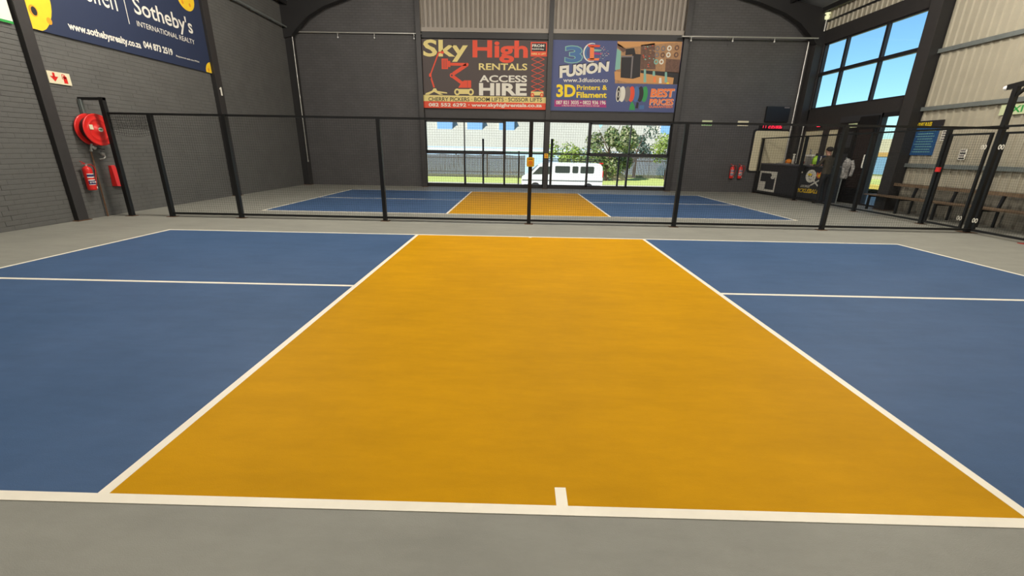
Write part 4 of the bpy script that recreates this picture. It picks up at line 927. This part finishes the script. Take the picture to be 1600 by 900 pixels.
t = thing('stone_mound', (8.6, 41.5, GZ), 'pale sandy mound at the foot of the tree', 'mound'); q = MB(); q.ball((8.6, 41.5, GZ), 1.0, mat('sandy_soil', (.55, .42, .26), .9, noise=.2), 14, (1.7, .8, 1.0)); q.build('soil', t)
# house
m_tile = mat('pale_roof_tile', (.55, .52, .44), .7); nt = m_tile.node_tree; tc = nt.nodes.new('ShaderNodeTexCoord'); mp = nt.nodes.new('ShaderNodeMapping'); br = nt.nodes.new('ShaderNodeTexBrick')
br.inputs['Scale'].default_value = 1; br.inputs['Brick Width'].default_value = .33; br.inputs['Row Height'].default_value = .33; br.inputs['Mortar Size'].default_value = .03
br.inputs['Color1'].default_value = (.47, .45, .37, 1); br.inputs['Color2'].default_value = (.44, .42, .35, 1); br.inputs['Mortar'].default_value = (.40, .38, .32, 1)
nt.links.new(tc.outputs['Object'], br.inputs['Vector']); nt.links.new(br.outputs['Color'], nt.nodes['Principled BSDF'].inputs['Base Color'])
m_hwall = mat('pale_blue_wall', (.46, .60, .80), .8); m_sky = mat('skylight_blue', (.22, .40, .68), .3); m_gut = mat('white_gutter', (.75, .76, .78), .5)
def house(x0, x1, y0, ze, run, rise, label, sky, hip=3):
    t = thing('house', ((x0+x1)/2, y0, GZ), label, 'house')
    MB().box(x0+.25, x1-.25, y0+.15, y0+2*run-.5, GZ, ze+.2, m_hwall).build('wall', t)
    yr = y0+run; zr_ = ze+rise
    A, B_, C_, D = (x0, y0, ze), (x1, y0, ze), (x1, y0+2*run, ze), (x0, y0+2*run, ze); E_, F_ = (x0+hip, yr, zr_), (x1-hip, yr, zr_)
    v = [A, B_, C_, D, E_, F_]; MB().add(v, [(0, 1, 5, 4), (1, 2, 5), (2, 3, 4, 5), (3, 0, 4), (0, 3, 2, 1)], m_tile).build('roof', t)
    MB().box(x0, x1, y0-.12, y0+.02, ze-.18, ze+.02, m_gut).build('gutter', t)
    sl = rise/run
    for (xs, w, h0, h1) in sky:
        za, zb = ze+h0*rise, ze+h1*rise; ya, yb = y0+h0*run, y0+h1*run; q = MB()
        q.add([(xs, ya, za), (xs+w, ya, za), (xs+w, ya, zb+.05), (xs, ya, zb+.05)], [(0, 1, 2, 3)], m_sky)
        q.add([(xs-.1, ya-.1, zb+.02), (xs+w+.1, ya-.1, zb+.02), (xs+w+.1, yb+.3, zb+.25), (xs-.1, yb+.3, zb+.25)], [(0, 1, 2, 3)], m_gut); q.add([(xs, ya, za), (xs, ya, zb), (xs, yb+.2, zb+.1)], [(0, 1, 2)], m_gut); q.add([(xs+w, ya, za), (xs+w, ya, zb), (xs+w, yb+.2, zb+.1)], [(0, 1, 2)], m_hwall)
        q.build('dormer', t)
    return t
house(-13.2, 9.3, 46.5, 1.55, 7.0, 5.2, 'large house with a pale tiled roof and dormers, seen through the left back window', [(-9.6, 1.7, .40, .62), (-6.2, 1.7, .40, .62), (-2.6, 1.7, .40, .62)], 1.0)
house(9.5, 30, 52, 1.3, 7.5, 6.0, 'further house with a pale roof behind the trees, seen through the right back window', [(17.3, 1.2, .40, .60)], 3)
# poles and fine fence
for i, (x, zt, w, lab) in enumerate(((-1.99, 1.98, .04, 'slim dark pole outside the left back window'), (1.32, 2.03, .055, 'dark pole outside the right back window, in front of the van'), (4.6, 1.27, .04, 'short dark pole outside the right back window behind the van'), (-.26, 1.45, .03, 'thin dark rod outside the back window near the front of the van'))):
    t = thing('fence_pole', (x, 20, GZ+.3), lab, 'pole'); MB().box(x-w, x+w, 20-w, 20+w, GZ+.3, zt, m_dark).build('shaft', t); MB().box(x-w-.03, x+w+.03, 20-w-.03, 20+w+.03, GZ+.3, GZ+.33, m_dark).build('foot', t)
# trees
def tree(x, y, z0, h, cr, n, cols, label, trunk=True, sq=1.0):
    t = thing('tree' if trunk else 'bush', (x, y, z0), label, 'tree' if trunk else 'bush')
    if trunk:
        q = MB(); q.cyl((x, y, z0), (x+.1, y, z0+h*.55), .14, m_bbr2, 8, .08)
        for k in range(5): a = k*1.3; q.cyl((x+.08, y, z0+h*(.35+.04*k)), (x+cr*.6*math.cos(a), y+cr*.4*math.sin(a), z0+h*(.6+.07*k)), .05, m_bbr2, 6, .02)
        q.build('trunk', t)
    q = MB(); rs = np.random.default_rng(int(abs(x*10)+h*7))
    blobs = [(rs.uniform(-.75, .75)*cr, rs.uniform(-.5, .5)*cr, (h-cr*sq)+rs.uniform(-.7, .75)*cr*sq, rs.uniform(.25, .5)*cr) for _ in range(12)]
    for i in range(n):
        b_ = blobs[rs.integers(len(blobs))]; d_ = rs.normal(size=3); d_ /= np.linalg.norm(d_); rr = b_[3]*rs.uniform(.6, 1.05)
        c = np.array([x+b_[0], y+b_[1], z0+b_[2]])+d_*rr; u = rs.normal(size=3); u /= np.linalg.norm(u); w = np.cross(u, d_); w /= (np.linalg.norm(w)+1e-6); s = rs.uniform(.05, .11)
        q.add([tuple(c+u*s*1.4), tuple(c+w*s), tuple(c-u*s*1.4), tuple(c-w*s)], [(0, 1, 2, 3)], cols[rs.integers(len(cols))])
    q.build('foliage', t)
lv = [mat('leaf_olive', (.17, .21, .06), .7), mat('leaf_green', (.09, .15, .045), .7), mat('leaf_pale', (.30, .30, .16), .7)]
lg2 = [mat('leaf_bright', (.32, .40, .08), .7), mat('leaf_mid', (.22, .30, .06), .7)]; ld = [mat('leaf_dark', (.06, .10, .06), .7), mat('leaf_dark_blue', (.08, .13, .11), .7)]
tree(8.0, 40, GZ, 5.6, 2.6, 6500, lv, 'broad olive green tree behind the van')
tree(12.3, 46.5, GZ, 5.2, 1.9, 1800, ld, 'dark blue-green tree right of the olive green tree')
tree(4.4, 43, GZ, 3.6, 1.9, 1800, lg2, 'bright yellow-green bush behind the van roof', False)
tree(14.6, 43, GZ, 4.3, 1.7, 1800, lg2, 'light green tree at the right end of the window view')
tree(15.2, 40.5, GZ, 2.4, 1.3, 1000, ld, 'low dark bush beside the grass at the right end of the window view', False)
tree(7.2, 42.8, GZ, 2.3, 1.0, 1000, ld, 'low dark bush under the olive green tree', False, .8)
# van
t = thing('minibus', (2.6, 27.9, GZ), 'white minibus with a black roof rack parked in the road outside the back windows', 'van')
m_van = mat('van_white', (.86, .86, .84), .3); m_vg = mat('van_glass', (.05, .06, .05), .1); m_tyre = mat('tyre', (.02, .02, .02), .8)
def prism(q, pts, y0, y1, m):
    n = len(pts); v = [(x, y0, z) for x, z in pts]+[(x, y1, z) for x, z in pts]
    q.add(v, [tuple(range(n)), tuple(range(n, 2*n))[::-1]]+[(i, (i+1) % n, n+(i+1) % n, n+i) for i in range(n)], m)
q = MB(); prism(q, [(-.02, -.75), (-.08, -.45), (-.02, -.22), (.25, -.05), (.45, .05), (1.05, .62), (1.35, .72), (1.8, .76), (5.0, .74), (5.16, .55), (5.22, -.2), (5.22, -.75)], 27.0, 28.7, m_van); q.build('body', t)
q = MB(); prism(q, [(.40, .04), (1.02, .60), (1.06, .58), (.48, .02)], 27.1, 28.6, m_vg); prism(q, [(.62, .02), (1.10, .50), (1.75, .52), (1.75, .04)], 26.985, 27.0, m_vg); q.build('front_glass', t)
for a, c in ((2.10, 3.06), (3.22, 3.60), (3.74, 4.62)):
    q = MB(); slab(q, YD(27.0), rrect(a, c, .13, .56, .07), 0, .012, m_vg); q.build('side_window', t)
MB().box(-.02, 5.24, 26.98, 27.0, -.38, -.32, m_girt).build('rubbing_strip', t); MB().box(.1, 5.1, 26.99, 27.01, -.80, -.62, m_dark).build('sill', t)
for x in (.85, 4.3):
    q = MB(); q.cyl((x, 26.97, GZ+.33), (x, 27.17, GZ+.33), .33, m_tyre, 22); q.cyl((x, 28.53, GZ+.33), (x, 28.72, GZ+.33), .33, m_tyre, 22); w = q.build('wheel', t)
    MB().cyl((x, 26.955, GZ+.33), (x, 26.97, GZ+.33), .18, m_chrome, 16).build('hubcap', w)
q = MB()
for z in (.86, .98): q.bar((1.7, 27.1, z), (5.0, 27.1, z), .03, .03, m_dark); q.bar((1.7, 28.6, z), (5.0, 28.6, z), .03, .03, m_dark)
for x in (1.7, 2.5, 3.3, 4.1, 5.0): q.bar((x, 27.1, .74), (x, 27.1, .98), .03, .03, m_dark); q.bar((x, 27.1, .86), (x, 28.6, .86), .03, .03, m_dark)
q.build('roof_rack', t); MB().box(4.95, 5.18, 27.0, 27.15, .72, .80, m_red).build('brake_light', t); MB().box(5.18, 5.235, 26.99, 27.15, -.1, .3, m_red).build('tail_light', t); MB().box(-.09, .05, 26.99, 27.2, -.42, -.28, m_bwhite).build('head_lamp', t)
# yard building and street lamp seen through the right side
m_yb = mat('cream_wall', (.66, .58, .42), .8); m_yo = mat('orange_band', (.6, .35, .12), .7); m_yblue = mat('blue_shutter', (.22, .38, .60), .5)
t = thing('yard_building', (27, 30, 0), 'cream building with orange band and blue shutter, outside the gap beside the door', 'building')
MB().box(24, 24.4, 18, 48, 0, 2.6, m_yb).build('wall', t); MB().box(23.95, 24.0, 18, 48, 1.5, 1.75, m_yo).build('band', t); MB().box(23.93, 24.0, 24, 40, .35, 1.45, m_yblue).build('shutter', t)
t = thing('street_lamp', (14.2, 21.5, 0), 'street lamp with a pale rectangular head seen through the high right window', 'street lamp')
MB().cyl((13.0, 24.2, GZ), (13.0, 24.2, 6.7), .05, m_girt, 10).build('pole', t); MB().bar((13.0, 24.2, 6.62), (14.3, 20.4, 6.80), .06, .06, m_girt).build('arm', t); MB().bar((14.25, 20.5, 6.85), (14.45, 19.9, 6.95), .5, .3, m_galv).build('lamp_head', t)
